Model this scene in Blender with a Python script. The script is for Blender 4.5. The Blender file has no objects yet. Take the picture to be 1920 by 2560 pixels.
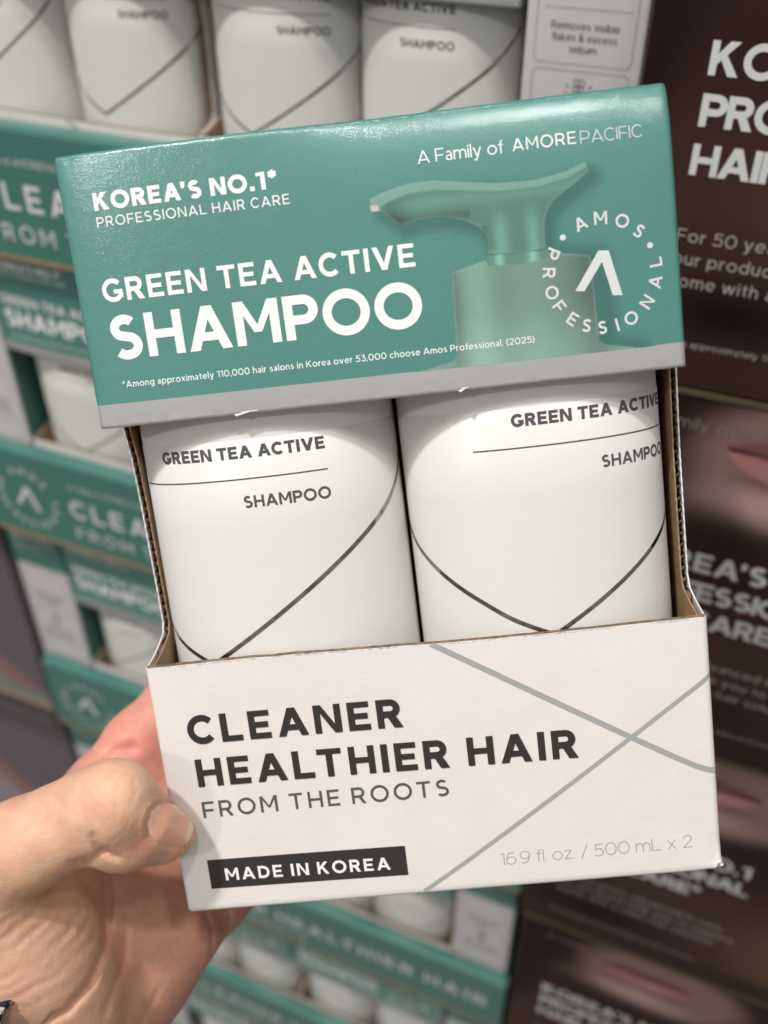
import bpy, math, random
import numpy as np
from mathutils import Matrix, Vector, Euler
random.seed(7); np.random.seed(7)
S = bpy.context.scene
COL = S.collection
MM = 0.001

# ------------------------------------------------------------------ frames
# world: X along the shelf, Y into the display, Z up.  RB columns are the
# shelf axes (right, down, into) seen from the camera.
RB = np.array([[0.9195976507, 0.0025337347, 0.3928540350],
               [0.2413308919, 0.7854215248, -0.5699758144],
               [-0.3100001828, 0.6189560636, 0.7216600849]])
CAMPOS = np.array([0.0, -0.415, 1.6])
def c2w_dir(c):
    c = np.asarray(c, float)
    return np.array([c @ RB[:, 0], c @ RB[:, 2], -(c @ RB[:, 1])])
def c2w(c): return c2w_dir(c) + CAMPOS
FPX = 2450.0

# ------------------------------------------------------------------ camera
cd = bpy.data.cameras.new('camera'); cam = bpy.data.objects.new('camera', cd); COL.objects.link(cam)
S.camera = cam
m = np.eye(4)
m[:3, 0] = c2w_dir([1, 0, 0]); m[:3, 1] = c2w_dir([0, -1, 0]); m[:3, 2] = c2w_dir([0, 0, -1]); m[:3, 3] = CAMPOS
cam.matrix_world = Matrix(m.tolist())
cd.sensor_fit = 'HORIZONTAL'; cd.sensor_width = 36.0; cd.lens = FPX / 1920 * 36
cd.clip_start = 0.01; cd.clip_end = 50
cd.dof.use_dof = True; cd.dof.focus_distance = 0.284; cd.dof.aperture_fstop = 10.5

# ------------------------------------------------------------------ held carton frame
RH = np.array([[0.9915432589866072, 0.12030976801043303, 0.04865722227472344],
               [-0.10833132791195452, 0.9737616419885754, -0.20013142677885404],
               [-0.07145830218420138, 0.19316786563241573, 0.9785601089028528]])
TH = np.array([-0.08955968192013267, -0.09434091576340776, 0.2638678400404309])
BW, BH, BD = 0.1660, 0.2268, 0.0520
def held_matrix():
    org = RH @ np.array([BW / 2, BH, BD / 2]) + TH
    m = np.eye(4)
    m[:3, 0] = c2w_dir(RH[:, 0]); m[:3, 1] = c2w_dir(RH[:, 2]); m[:3, 2] = c2w_dir(-RH[:, 1]); m[:3, 3] = c2w(org)
    return Matrix(m.tolist())
HM = held_matrix()

# ------------------------------------------------------------------ world + lamps
w = bpy.data.worlds.new('World'); S.world = w; w.use_nodes = True
nt = w.node_tree; bg = nt.nodes['Background']
tc = nt.nodes.new('ShaderNodeTexCoord'); sx = nt.nodes.new('ShaderNodeSeparateXYZ'); rp = nt.nodes.new('ShaderNodeValToRGB')
nt.links.new(tc.outputs['Generated'], sx.inputs[0]); nt.links.new(sx.outputs['Z'], rp.inputs[0]); nt.links.new(rp.outputs[0], bg.inputs[0])
rp.color_ramp.elements[0].position = 0.0; rp.color_ramp.elements[0].color = (0.30, 0.275, 0.26, 1)
rp.color_ramp.elements[1].position = 0.75; rp.color_ramp.elements[1].color = (0.62, 0.60, 0.60, 1)
bg.inputs[1].default_value = 0.66
def lamp(name, d, dist, size, power, col):
    """store ceiling lamp (one is added for header gloss), direction d in carton axes (right, up, towards viewer)"""
    R = HM.to_3x3()
    v = R @ Vector((d[0], -d[2], d[1])); v.normalize()
    tgt = HM @ Vector((0, 0, 0.11))
    L = bpy.data.lights.new(name, 'AREA'); L.shape = 'DISK'; L.size = size; L.energy = power; L.color = col
    o = bpy.data.objects.new(name, L); COL.objects.link(o)
    o.location = tgt + v * dist
    o.rotation_euler = (-v).to_track_quat('-Z', 'Y').to_euler()
lamp('ceiling_lamp', (-0.26, 0.78, 0.62), 3.4, 0.20, 68, (1.0, 0.975, 0.945))
lamp('ceiling_lamp', (0.16, 0.72, 0.68), 3.8, 0.24, 26, (1.0, 0.975, 0.945))  # added lamp, aimed so its gloss falls on the header's upper right
lamp('ceiling_lamp', (-0.46, 0.34, 0.90), 3.6, 0.26, 15, (1.0, 0.975, 0.95))
lamp('ceiling_lamp', (0.50, 0.72, 0.80), 4.0, 0.28, 14, (1.0, 0.95, 0.90))
S.view_settings.view_transform = 'Standard'; S.view_settings.look = 'None'
S.view_settings.exposure = 0.36; S.view_settings.gamma = 1.0; S.view_settings.use_curve_mapping = False
S.render.engine = 'CYCLES'

# ------------------------------------------------------------------ materials
def srgb(r, g, b):
    f = lambda c: (c / 255 / 12.92) if c / 255 <= 0.04045 else ((c / 255 + 0.055) / 1.055) ** 2.4
    return (f(r), f(g), f(b), 1)
def mat(name, col, rough=0.5, metal=0.0, bump=0.0, bscale=800, var=0.0, vscale=30, coat=0.0, attr=None, sss=0.0,
        spec=0.5, stretch=None, bump2=0.0, b2scale=60, rvar=0.0, coatr=0.15):
    m = bpy.data.materials.new(name); m.use_nodes = True
    n = m.node_tree.nodes; l = m.node_tree.links; p = n['Principled BSDF']
    p.inputs['Base Color'].default_value = col; p.inputs['Roughness'].default_value = rough
    p.inputs['Metallic'].default_value = metal; p.inputs['Specular IOR Level'].default_value = spec
    if coat: p.inputs['Coat Weight'].default_value = coat; p.inputs['Coat Roughness'].default_value = coatr
    if sss:
        p.inputs['Subsurface Weight'].default_value = sss
        p.inputs['Subsurface Radius'].default_value = (1.0, 0.35, 0.2); p.inputs['Subsurface Scale'].default_value = 0.006
    tc = n.new('ShaderNodeTexCoord'); mp = n.new('ShaderNodeMapping'); l.new(tc.outputs['Object'], mp.inputs[0])
    if stretch: mp.inputs['Scale'].default_value = stretch
    src = None
    if attr:
        a = n.new('ShaderNodeAttribute'); a.attribute_name = attr; src = a.outputs['Color']
    if var:
        t = n.new('ShaderNodeTexNoise'); t.inputs['Scale'].default_value = vscale; t.inputs['Detail'].default_value = 6
        l.new(mp.outputs[0], t.inputs[0])
        mx = n.new('ShaderNodeMix'); mx.data_type = 'RGBA'; mx.blend_type = 'MULTIPLY'; mx.inputs[0].default_value = 1
        cr = n.new('ShaderNodeMapRange'); cr.inputs[1].default_value = 0.3; cr.inputs[2].default_value = 0.7
        cr.inputs[3].default_value = 1 - var; cr.inputs[4].default_value = 1 + var * 0.4
        l.new(t.outputs['Fac'], cr.inputs[0])
        if src: l.new(src, mx.inputs[6])
        else: mx.inputs[6].default_value = col
        l.new(cr.outputs[0], mx.inputs[7]); src = mx.outputs[2]
    if src: l.new(src, p.inputs['Base Color'])
    if rvar:
        t = n.new('ShaderNodeTexNoise'); t.inputs['Scale'].default_value = 40; t.inputs['Detail'].default_value = 5
        l.new(mp.outputs[0], t.inputs[0]); cr = n.new('ShaderNodeMapRange')
        cr.inputs[1].default_value = 0.3; cr.inputs[2].default_value = 0.7
        cr.inputs[3].default_value = rough - rvar; cr.inputs[4].default_value = rough + rvar
        l.new(t.outputs['Fac'], cr.inputs[0]); l.new(cr.outputs[0], p.inputs['Roughness'])
    last = None
    for amt, sc in ((bump, bscale), (bump2, b2scale)):
        if amt:
            t = n.new('ShaderNodeTexNoise'); t.inputs['Scale'].default_value = sc; t.inputs['Detail'].default_value = 4
            l.new(mp.outputs[0], t.inputs[0]); b = n.new('ShaderNodeBump'); b.inputs['Strength'].default_value = amt
            b.inputs['Distance'].default_value = 0.3 / sc
            l.new(t.outputs['Fac'], b.inputs['Height'])
            if last: l.new(last, b.inputs['Normal'])
            last = b.outputs[0]
    if last:
        l.new(last, p.inputs['Normal'])
        if coat: l.new(last, p.inputs['Coat Normal'])
    return m
TEAL = (0.066, 0.232, 0.196, 1)
M = {}
M['teal'] = mat('teal_print', TEAL, 0.42, var=0.06, vscale=25, bump=0.42, bscale=2600, bump2=0.07, b2scale=260, coat=1.0, coatr=0.14)
M['silver'] = mat('grey_print', (0.42, 0.415, 0.415, 1), 0.40, metal=0.2, bump=0.2, bscale=1500, var=0.05, vscale=60)
M['ink_white'] = mat('white_ink', (0.86, 0.85, 0.84, 1), 0.45, bump=0.3, bscale=1500)
M['ink_pale'] = mat('pale_silver_ink', (0.66, 0.68, 0.67, 1), 0.45, bump=0.3, bscale=1500)
M['picture'] = mat('picture_print', TEAL, 0.42, attr='Col', var=0.06, vscale=25, bump=0.42, bscale=2600, bump2=0.07, b2scale=260, coat=1.0, coatr=0.14)
M['white_board'] = mat('white_board', (0.74, 0.71, 0.68, 1), 0.55, bump=0.22, bscale=1100, bump2=0.05, b2scale=120, var=0.03, vscale=70, spec=0.3)
M['ink_black'] = mat('raised_black_ink', (0.036, 0.033, 0.031, 1), 0.36, bump=0.3, bscale=1800, coat=0.15, coatr=0.18, spec=.3)
M['ink_dark'] = mat('dark_grey_ink', (0.085, 0.088, 0.092, 1), 0.4)
M['ink_grey'] = mat('grey_ink', (0.33, 0.33, 0.33, 1), 0.4, coat=0.3)
M['stripe'] = mat('grey_stripe_ink', (0.36, 0.37, 0.37, 1), 0.35, bump=0.4, bscale=1500, coat=0.3)
M['kraft'] = mat('brown_kraft_board', (0.34, 0.225, 0.13, 1), 0.8, var=0.22, vscale=220, bump=0.5, bscale=900, spec=0.2)
M['raw_edge'] = mat('raw_cut_board', (0.21, 0.145, 0.09, 1), 0.85, var=0.5, vscale=500, spec=0.1)
M['flute'] = mat('corrugated_medium', (0.24, 0.165, 0.11, 1), 0.9, var=0.3, vscale=500, spec=0.1)
M['bottle'] = mat('white_plastic', (0.71, 0.70, 0.675, 1), 0.42, bump=0.04, bscale=500, spec=0.35)
M['label'] = mat('clear_film_label', (0.705, 0.70, 0.67, 1), 0.33, bump=0.05, bscale=350, bump2=0.02, b2scale=50, spec=0.42)
M['chrome'] = mat('silver_foil_line', (0.36, 0.35, 0.345, 1), 0.13, metal=1.0, bump=0.9, bscale=28)
M['pump'] = mat('green_plastic', (0.17, 0.38, 0.31, 1), 0.35)
M['tray_teal'] = mat('tray_teal_print', (0.055, 0.185, 0.15, 1), 0.32, var=0.06, vscale=20, bump=0.1, bscale=700, coat=0.3, coatr=0.2)
M['deep_teal'] = mat('deep_teal_print', (0.03, 0.125, 0.10, 1), 0.35, var=0.1, vscale=20)
M['info_white'] = mat('white_side_print', (0.60, 0.57, 0.57, 1), 0.5, bump=0.1, bscale=700)
M['brown_print'] = mat('dark_brown_print', (0.05, 0.022, 0.02, 1), 0.5, attr='Col', bump=0.1, bscale=500, spec=0.18)
M['brown_side'] = mat('brown_board', (0.03, 0.014, 0.013, 1), 0.4)
M['gold_edge'] = mat('tan_cut_edge', (0.10, 0.07, 0.035, 1), 0.6, var=0.2, vscale=200)
M['mauve'] = mat('mauve_print', (0.12, 0.09, 0.10, 1), 0.45, attr='Col', bump=0.2, bscale=500)
M['mauve_side'] = mat('mauve_board', (0.10, 0.08, 0.09, 1), 0.5)
M['beige'] = mat('beige_print', (0.33, 0.28, 0.23, 1), 0.5, var=0.1, vscale=30)
M['wall'] = mat('dark_wall', (0.03, 0.03, 0.03, 1), 0.8)
M['floor'] = mat('grey_concrete', (0.22, 0.21, 0.2, 1), 0.6, var=0.2, vscale=6)

# ------------------------------------------------------------------ mesh helpers
class MB:
    def __init__(s): s.v = []; s.f = []; s.c = []
    def add(s, vs, fs, cols=None):
        b = len(s.v); s.v += [tuple(map(float, p)) for p in vs]; s.f += [tuple(i + b for i in f) for f in fs]
        if cols is not None: s.c += cols
        return s
    def grid(s, P, cols=None, flip=False):
        """P: array (n,m,3)"""
        n, k = P.shape[:2]; idx = np.arange(n * k).reshape(n, k)
        q = np.stack([idx[:-1, :-1], idx[1:, :-1], idx[1:, 1:], idx[:-1, 1:]], -1).reshape(-1, 4)
        if flip: q = q[:, ::-1]
        b = len(s.v); s.v += [tuple(p) for p in P.reshape(-1, 3).tolist()]
        s.f += [tuple(x) for x in (q + b).tolist()]
        return s
    def box(s, x0, x1, y0, y1, z0, z1):
        return s.add([(x0, y0, z0), (x1, y0, z0), (x1, y1, z0), (x0, y1, z0), (x0, y0, z1), (x1, y0, z1), (x1, y1, z1), (x0, y1, z1)],
                     [(0, 3, 2, 1), (4, 5, 6, 7), (0, 1, 5, 4), (1, 2, 6, 5), (2, 3, 7, 6), (3, 0, 4, 7)])
    def build(s, name, material, parent=None, smooth=False, loc=None, bevel=0, segs=2):
        me = bpy.data.meshes.new(name); me.from_pydata(s.v, [], s.f); me.update()
        if smooth: me.polygons.foreach_set('use_smooth', [True] * len(me.polygons))
        me.materials.append(material)
        o = bpy.data.objects.new(name, me); COL.objects.link(o)
        if parent is not None: o.parent = parent
        if loc is not None: o.location = loc
        if bevel:
            md = o.modifiers.new('bevel', 'BEVEL'); md.width = bevel; md.segments = segs; md.limit_method = 'ANGLE'
        return o
def set_col(o, cols):
    a = o.data.color_attributes.new('Col', 'FLOAT_COLOR', 'POINT')
    c = np.ones((len(o.data.vertices), 4), np.float32); c[:, :3] = cols
    a.data.foreach_set('color', c.ravel())
def tag(o, label, cat, group=None):
    o['label'] = label; o['category'] = cat
    if group: o['group'] = group
    return o
def empty(name, matrix=None, loc=None):
    o = bpy.data.objects.new(name, None); COL.objects.link(o); o.empty_display_size = 0.02
    if matrix is not None: o.matrix_world = matrix
    if loc is not None: o.location = loc
    return o
def copy_tree(o, parent=None):
    c = o.copy(); COL.objects.link(c)
    if parent is not None: c.parent = parent
    for ch in [x for x in KIDS.get(o.name, [])]: copy_tree(ch, c)
    return c
KIDS = {}
def index_kids():
    KIDS.clear()
    for o in COL.objects:
        if o.parent: KIDS.setdefault(o.parent.name, []).append(o)

# ------------------------------------------------------------------ stroke lettering (cap height 1)
def arcp(cx, cy, rx, ry, a0, a1, n=None):
    if n is None: n = max(4, int(abs(a1 - a0) / 9))
    t = np.radians(np.linspace(a0, a1, n + 1))
    return [(cx + rx * math.cos(a), cy + ry * math.sin(a)) for a in t]
def rect(x0, y0, x1, y1): return [[(x0, y0), (x1, y0), (x1, y1), (x0, y1)]]
def quad(*p): return [list(p)]
def stroke(pts, w, closed=False):
    p = np.array(pts, float); n = len(p)
    if closed:
        t = np.roll(p, -1, 0) - np.roll(p, 1, 0)
    else:
        t = np.gradient(p, axis=0)
    t /= np.linalg.norm(t, axis=1)[:, None] + 1e-9
    nn = np.stack([-t[:, 1], t[:, 0]], 1) * w / 2
    a, b = p + nn, p - nn; out = []
    for i in range(n if closed else n - 1):
        j = (i + 1) % n
        out.append([tuple(b[i]), tuple(b[j]), tuple(a[j]), tuple(a[i])])
    return out
def spline(pts, n=6):
    P = [pts[0]] + list(pts) + [pts[-1]]; out = []
    for i in range(1, len(P) - 2):
        p0, p1, p2, p3 = map(np.array, P[i - 1:i + 3])
        for k in range(n):
            t = k / n
            out.append(tuple(0.5 * ((2 * p1) + (-p0 + p2) * t + (2 * p0 - 5 * p1 + 4 * p2 - p3) * t * t + (-p0 + 3 * p1 - 3 * p2 + p3) * t ** 3)))
    out.append(tuple(pts[-1])); return out
def glyph(ch, w):
    """list of pieces (each a list of quads), advance width"""
    h = w / 2; k = w * 1.12; X = 0.73; hb = w * 0.9
    R = rect; Q = quad
    def ring(cx, cy, rx, ry): return stroke(arcp(cx, cy, rx - h, ry - h * .95, 0, 360, 40)[:-1], w, True)
    if ch == 'A':
        W = 1.02; c = W / 2; y = .21; t = y / 1.0
        return [Q((0, 0), (k, 0), (c + k / 2, 1), (c - k / 2, 1)), Q((W - k, 0), (W, 0), (c + k / 2, 1), (c - k / 2, 1)),
                R(.16, y, W - .16, y + hb)], W
    if ch == 'B': return [R(0, 0, w, 1), stroke([(w, h)] + arcp(.5, .28, .28 - h, .28 - h, -90, 90) + [(w, .56 - h)], w), stroke([(w, .52 + h)] + arcp(.47, .76, .24 - h, .24 - h, -90, 90) + [(w, 1 - h)], w)], .8
    if ch == 'C': return [stroke(arcp(.53, .5, .53 - h, .52 - h, 43, 317, 34), w)], .96
    if ch == 'D': return [R(0, 0, w, 1), stroke([(w * .6, h), (.3, h)] + arcp(.42, .5, .5 - h, .5 - h, -88, 88, 20) + [(.3, 1 - h), (w * .6, 1 - h)], w)], .93
    if ch == 'E': return [R(0, 0, w, 1), R(w, 0, .74, hb), R(w, 1 - hb, .73, 1), R(w, .5 - hb / 2, .67, .5 + hb / 2)], .75
    if ch == 'F': return [R(0, 0, w, 1), R(w, 1 - hb, .73, 1), R(w, .46 - hb / 2, .67, .46 + hb / 2)], .73
    if ch == 'G': return [stroke(arcp(.53, .5, .53 - h, .52 - h, 42, 318, 34), w), R(1.0 - w, .16, 1.0, .52), R(.56, .52 - hb, 1.0 - w * .98, .52)], 1.0
    if ch == 'H': return [R(0, 0, w, 1), R(.9 - w, 0, .9, 1), R(w, .5 - hb / 2, .9 - w, .5 + hb / 2)], .9
    if ch == 'I': return [R(0, 0, w, 1)], w
    if ch == 'K': return [R(0, 0, w, 1), Q((w * .8, .28), (w * .8, .28 + k * 1.15), (.84 - k * 1.2, 1), (.86, 1)), Q((.3, .52), (.3 + k * .75, .62), (.92, 0), (.92 - k * 1.2, 0))], .92
    if ch == 'L': return [R(0, 0, w, 1), R(w, 0, .68, hb)], .69
    if ch == 'M': return [R(0, 0, w, 1), R(1.04 - w, 0, 1.04, 1), Q((w * .2, 1), (w * 1.1, 1), (.52 + w * .42, .28), (.52 - w * .42, .28)), Q((1.04 - w * 1.1, 1), (1.04 - w * .2, 1), (.52 + w * .42, .28), (.52 - w * .42, .28))], 1.04
    if ch == 'N': return [R(0, 0, w, 1), R(.93 - w, 0, .93, 1), Q((0 + w * .2, 1), (w * 1.15, 1), (.93 - w * .2, 0), (.93 - w * 1.15, 0))], .93
    if ch == 'O': return [ring(.56, .5, .56, .52)], 1.12
    if ch == 'P': return [R(0, 0, w, 1), stroke([(w * .6, 1 - h), (.4, 1 - h)] + arcp(.44, .67, .33 - h, .33 - h, 88, -88, 14) + [(.4, .34 + h), (w * .6, .34 + h)], w)], .77
    if ch == 'R': return [R(0, 0, w, 1), stroke([(w * .6, 1 - h), (.4, 1 - h)] + arcp(.46, .68, .32 - h, .32 - h, 88, -88, 14) + [(.4, .36 + h), (w * .6, .36 + h)], w), Q((.84 - k * 1.2, 0), (.84, 0), (.5 + k * .55, .38), (.5 - k * .6, .38))], .84
    if ch == 'S':
        yt, ym, yb = 1.01 - h * .95, .515, -.01 + h * .95; r1 = (yt - ym) / 2; r2 = (ym - yb) / 2
        return [stroke(arcp(.385, ym + r1, .335 - h, r1, 38, 238, 20) + arcp(.395, yb + r2, .365 - h, r2, 62, -142, 20), w)], .77
    if ch == 'T': return [R(.41 - h, 0, .41 + h, 1 - hb), R(0, 1 - hb, .82, 1)], .82
    if ch == 'U': return [stroke([(h, 1), (h, .42)] + arcp(.44, .4, .44 - h, .41 - h, 180, 360, 18) + [(.88 - h, .42), (.88 - h, 1)], w)], .88
    if ch == 'V': return [Q((0, 1), (k, 1), (.49 + k / 2, 0), (.49 - k / 2, 0)), Q((.98 - k, 1), (.98, 1), (.49 + k / 2, 0), (.49 - k / 2, 0))], .98
    if ch == 'X': return [Q((0, 0), (k, 0), (.86, 1), (.86 - k, 1)), Q((.86 - k, 0), (.86, 0), (k, 1), (0, 1))], .86
    if ch == 'Y': return [R(.45 - h, 0, .45 + h, .45), Q((0, 1), (k, 1), (.45 + h, .4), (.45 - h, .4)), Q((.9 - k, 1), (.9, 1), (.45 + h, .4), (.45 - h, .4))], .9
    # digits
    if ch == '0': return [ring(.42, .5, .42, .52)], .84
    if ch == '1': return [R(.26 - w * .1, 0, .26 + w * .9, 1), Q((0, .86 - w * .4), (0, .86 + w * .45), (.27, 1), (.27, 1 - w * .8))], .26 + w
    if ch == '2': return [stroke(spline([(.07, .76), (.2, .94 - h * .5), (.38, 1.01 - h), (.58, .94 - h * .3), (.68 - h * .4, .72), (.56, .5), (.3, .25), (.08, h * 1.2)], 5), w), R(.04, 0, .72, hb)], .74
    if ch == '3': return [stroke(spline([(.08, 1 - h), (.4, 1 - h), (.62, 1 - h)], 2), w), Q((.62, 1 - w * .5), (.62 - k, 1 - w * .5), (.28, .56), (.28 + w * .9, .56)), stroke(spline([(.27, .56), (.45, .58), (.62, .48), (.67 - h * .4, .3), (.58, .08 + h * .5), (.36, -.01 + h), (.15, .06 + h * .4), (.04, .18)], 5), w)], .71
    if ch == '4': return [R(.52, 0, .52 + w, 1), R(.02, .22, .82, .22 + hb), Q((.02, .24), (.02 + k, .24), (.54 + w * .3, 1), (.54 - w * .5, 1))], .84
    if ch == '5': return [R(.1, .48, .1 + w, 1), R(.1, 1 - hb, .68, 1), stroke(spline([(.13, .54), (.36, .62), (.58, .54), (.68 - h * .4, .32), (.58, .08 + h * .5), (.34, -.01 + h), (.14, .06 + h * .4), (.02, .16)], 5), w)], .72
    if ch == '6': return [ring(.38, .32, .38, .33), stroke(spline([(h * .9, .34), (.08 + h * .7, .68), (.24, .92 - h * .3), (.44, 1 - h), (.64, .92)], 5), w)], .76
    if ch == '9': return [ring(.38, .68, .38, .33), stroke(spline([(.76 - h * .9, .66), (.68 - h * .7, .32), (.52, .08 + h * .3), (.32, h), (.1, .08)], 5), w)], .76
    # lower case
    if ch == 'a': return [R(.52 - w, 0, .52, .45), stroke(arcp(.27, .42, .25 - h, .31 - h, 140, 0, 10), w), stroke(arcp(.28, .21, .26 - h, .215 - h * .9, 0, 360, 20)[:-1], w * .92, True)], .55
    if ch == 'b': return [R(0, 0, w, 1.03), ring(.37, .36, .36, .375)], .73
    if ch == 'c': return [stroke(arcp(.37, .36, .37 - h, .375 - h, 46, 314, 22), w)], .64
    if ch == 'd': return [R(.72 - w, 0, .72, 1.03), ring(.36, .36, .36, .375)], .73
    if ch == 'e': return [stroke(arcp(.36, .36, .36 - h, .375 - h, 0, 318, 26), w), R(.1, .36 - w * .35, .72 - w * .3, .36 + w * .35)], .7
    if ch == 'f': return [stroke([(.14 + h, 0), (.14 + h, .78)] + arcp(.36, .8, .22 - h, .24 - h, 180, 85, 7), w), R(0, .73 - w * .85, .4, .73)], .38
    if ch == 'g': return [R(.70 - w, -.04, .70, .73), ring(.35, .37, .35, .365), stroke([(.70 - h, 0)] + arcp(.36, -.02, .34 - h, .26 - h, 0, -140, 12), w)], .72
    if ch == 'h': return [R(0, 0, w, 1.03), stroke(arcp(.32, .42, .30 - h, .32 - h, 165, 0, 12) + [(.62 - h, 0)], w)], .63
    if ch == 'i': return [R(0, 0, w, .73), R(-w * .05, .85, w * 1.05, .85 + w * 1.05)], w
    if ch == 'k': return [R(0, 0, w, 1.03), Q((w * .8, .18), (w * .8, .18 + k * 1.1), (.58 - k, .73), (.6, .73)), Q((.22, .37), (.22 + k * .8, .45), (.64, 0), (.64 - k * 1.15, 0))], .64
    if ch == 'l': return [R(0, 0, w, 1.03)], w
    if ch == 'm': return [R(0, 0, w, .73), stroke(arcp(.29, .43, .27 - h, .31 - h, 165, 0, 12) + [(.56 - h, 0)], w), stroke(arcp(.29 + .56 - w, .43, .27 - h, .31 - h, 165, 0, 12) + [(1.12 - w - h, 0)], w)], 1.12 - w
    if ch == 'n': return [R(0, 0, w, .73), stroke(arcp(.32, .42, .30 - h, .32 - h, 165, 0, 12) + [(.62 - h, 0)], w)], .63
    if ch == 'o': return [ring(.38, .36, .38, .375)], .76
    if ch == 'p': return [R(0, -.26, w, .73), ring(.37, .36, .36, .375)], .73
    if ch == 'r': return [R(0, 0, w, .73), stroke(arcp(.36, .38, .34 - h, .36 - h, 160, 85, 6), w)], .38
    if ch == 's':
        yt, ym, yb = .735 - h, .375, -.01 + h; r1 = (yt - ym) / 2; r2 = (ym - yb) / 2
        return [stroke(arcp(.27, ym + r1, .235 - h, r1, 38, 238, 12) + arcp(.27, yb + r2, .255 - h, r2, 62, -142, 12), w)], .53
    if ch == 't': return [stroke([(.14 + h, .92), (.14 + h, .22)] + arcp(.34, .22, .2 - h, .22 - h, 180, 280, 7), w), R(0, .73 - w * .85, .42, .73)], .42
    if ch == 'u': return [R(.62 - w, 0, .62, .73), stroke([(h, .73), (h, .32)] + arcp(.3, .3, .3 - h, .31 - h, 180, 345, 12), w)], .63
    if ch in 'vy':
        o = [Q((0, .73), (k, .73), (.34 + k / 2, 0), (.34 - k / 2, 0)), Q((.68 - k, .73), (.68, .73), (.34 + k / 2, 0), (.34 - k / 2, 0))]
        if ch == 'y': o = [o[0], Q((.68 - k, .73), (.68, .73), (.24 + k / 2, -.27), (.24 - k * .6, -.27)), R(.06, -.27, .26, -.27 + hb)]
        return o, .68
    if ch == 'w': return [Q((0, .73), (k, .73), (.27 + k / 2, 0), (.27 - k / 2, 0)), Q((.5 - k / 2, .73), (.5 + k / 2, .73), (.27 + k / 2, 0), (.27 - k / 2, 0)), Q((.5 - k / 2, .73), (.5 + k / 2, .73), (.73 + k / 2, 0), (.73 - k / 2, 0)), Q((1 - k, .73), (1, .73), (.73 + k / 2, 0), (.73 - k / 2, 0))], 1.0
    if ch == 'x': return [Q((0, 0), (k, 0), (.62, .73), (.62 - k, .73)), Q((.62 - k, 0), (.62, 0), (k, .73), (0, .73))], .62
    if ch == 'z': return [R(.02, .73 - hb, .56, .73), R(.02, 0, .58, hb), Q((.02, hb * .8), (.02 + k * 1.1, hb * .8), (.56, .73 - hb * .8), (.56 - k * 1.1, .73 - hb * .8))], .6
    if ch == '.': return [R(0, 0, w * 1.05, w * 1.05)], w * 1.05
    if ch == ',': return [Q((0, w), (w * 1.05, w), (w * .8, -.1), (w * .1, -.16))], w * 1.05
    if ch == "'": return [Q((0, 1), (w * 1.1, 1), (w * .85, .66), (w * .15, .62))], w * 1.1
    if ch == '*':
        out = []
        for a in (90, 30, -30):
            c, s_ = math.cos(math.radians(a)), math.sin(math.radians(a)); r_ = .24; t_ = w * .3
            out.append(Q((.25 - c * r_ - s_ * t_, .82 - s_ * r_ + c * t_), (.25 - c * r_ + s_ * t_, .82 - s_ * r_ - c * t_), (.25 + c * r_ + s_ * t_, .82 + s_ * r_ - c * t_), (.25 + c * r_ - s_ * t_, .82 + s_ * r_ + c * t_)))
        return out, .5
    if ch == '(': return [stroke(arcp(.5, .42, .42, .66, 128, 232, 10), w)], .28
    if ch == ')': return [stroke(arcp(-.22, .42, .42, .66, 52, -52, 10), w)], .28
    if ch == '/': return [Q((0, -.1), (w * 1.1, -.1), (.5 + w * .5, 1.06), (.5 - w * .5, 1.06))], .52
    if ch == '&': return [stroke(spline([(.72, 0.0 + h * .5), (.3, .5), (.16, .72), (.2, .92), (.36, 1 - h), (.5, .9), (.5, .74), (.36, .6), (.14, .44), (.08 + h * .4, .24), (.2, .03 + h * .4), (.4, 0 + h), (.6, .12), (.7, .42)], 4), w)], .78
    if ch == '%': return [ring(.2, .78, .2, .21), ring(.68, .21, .2, .21), Q((.1, 0), (.1 + w, 0), (.78, 1), (.78 - w, 1))], .88
    return [], .3
PAIR = {'AV': -.16, 'TA': -.14, 'AT': -.14, 'AC': -.03, 'LT': -.1, 'PO': -.02, 'EA': .0, 'AL': .0, 'RT': -.02, "A'": -.1, "'S": -.02, 'TH': .02}
XS = dict(A=.95, C=.90, D=.92, E=.94, G=.92, H=.92, K=.93, M=.96, N=.93, O=.93, R=.95, S=.97, T=.95, V=.96, F=.94)
_glyph = glyph
def glyph(ch, w):
    k = XS.get(ch, 1.0) * (1 + max(0, w - .17) * .9)
    g, a = _glyph(ch, w * (1 + (1 - k) * .5))
    return [[[(x * k, y) for x, y in q] for q in piece] for piece in g], a * k
def layout(text, w, tr):
    x = 0; out = []; n = len(text)
    for i, ch in enumerate(text):
        if ch == ' ': x += .50 + tr * 1.3; continue
        g, a = glyph(ch, w)
        out.append((x, g)); x += a
        if i < n - 1 and text[i + 1] != ' ': x += .13 + tr + PAIR.get(text[i:i + 2], 0)
    return out, x
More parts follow.
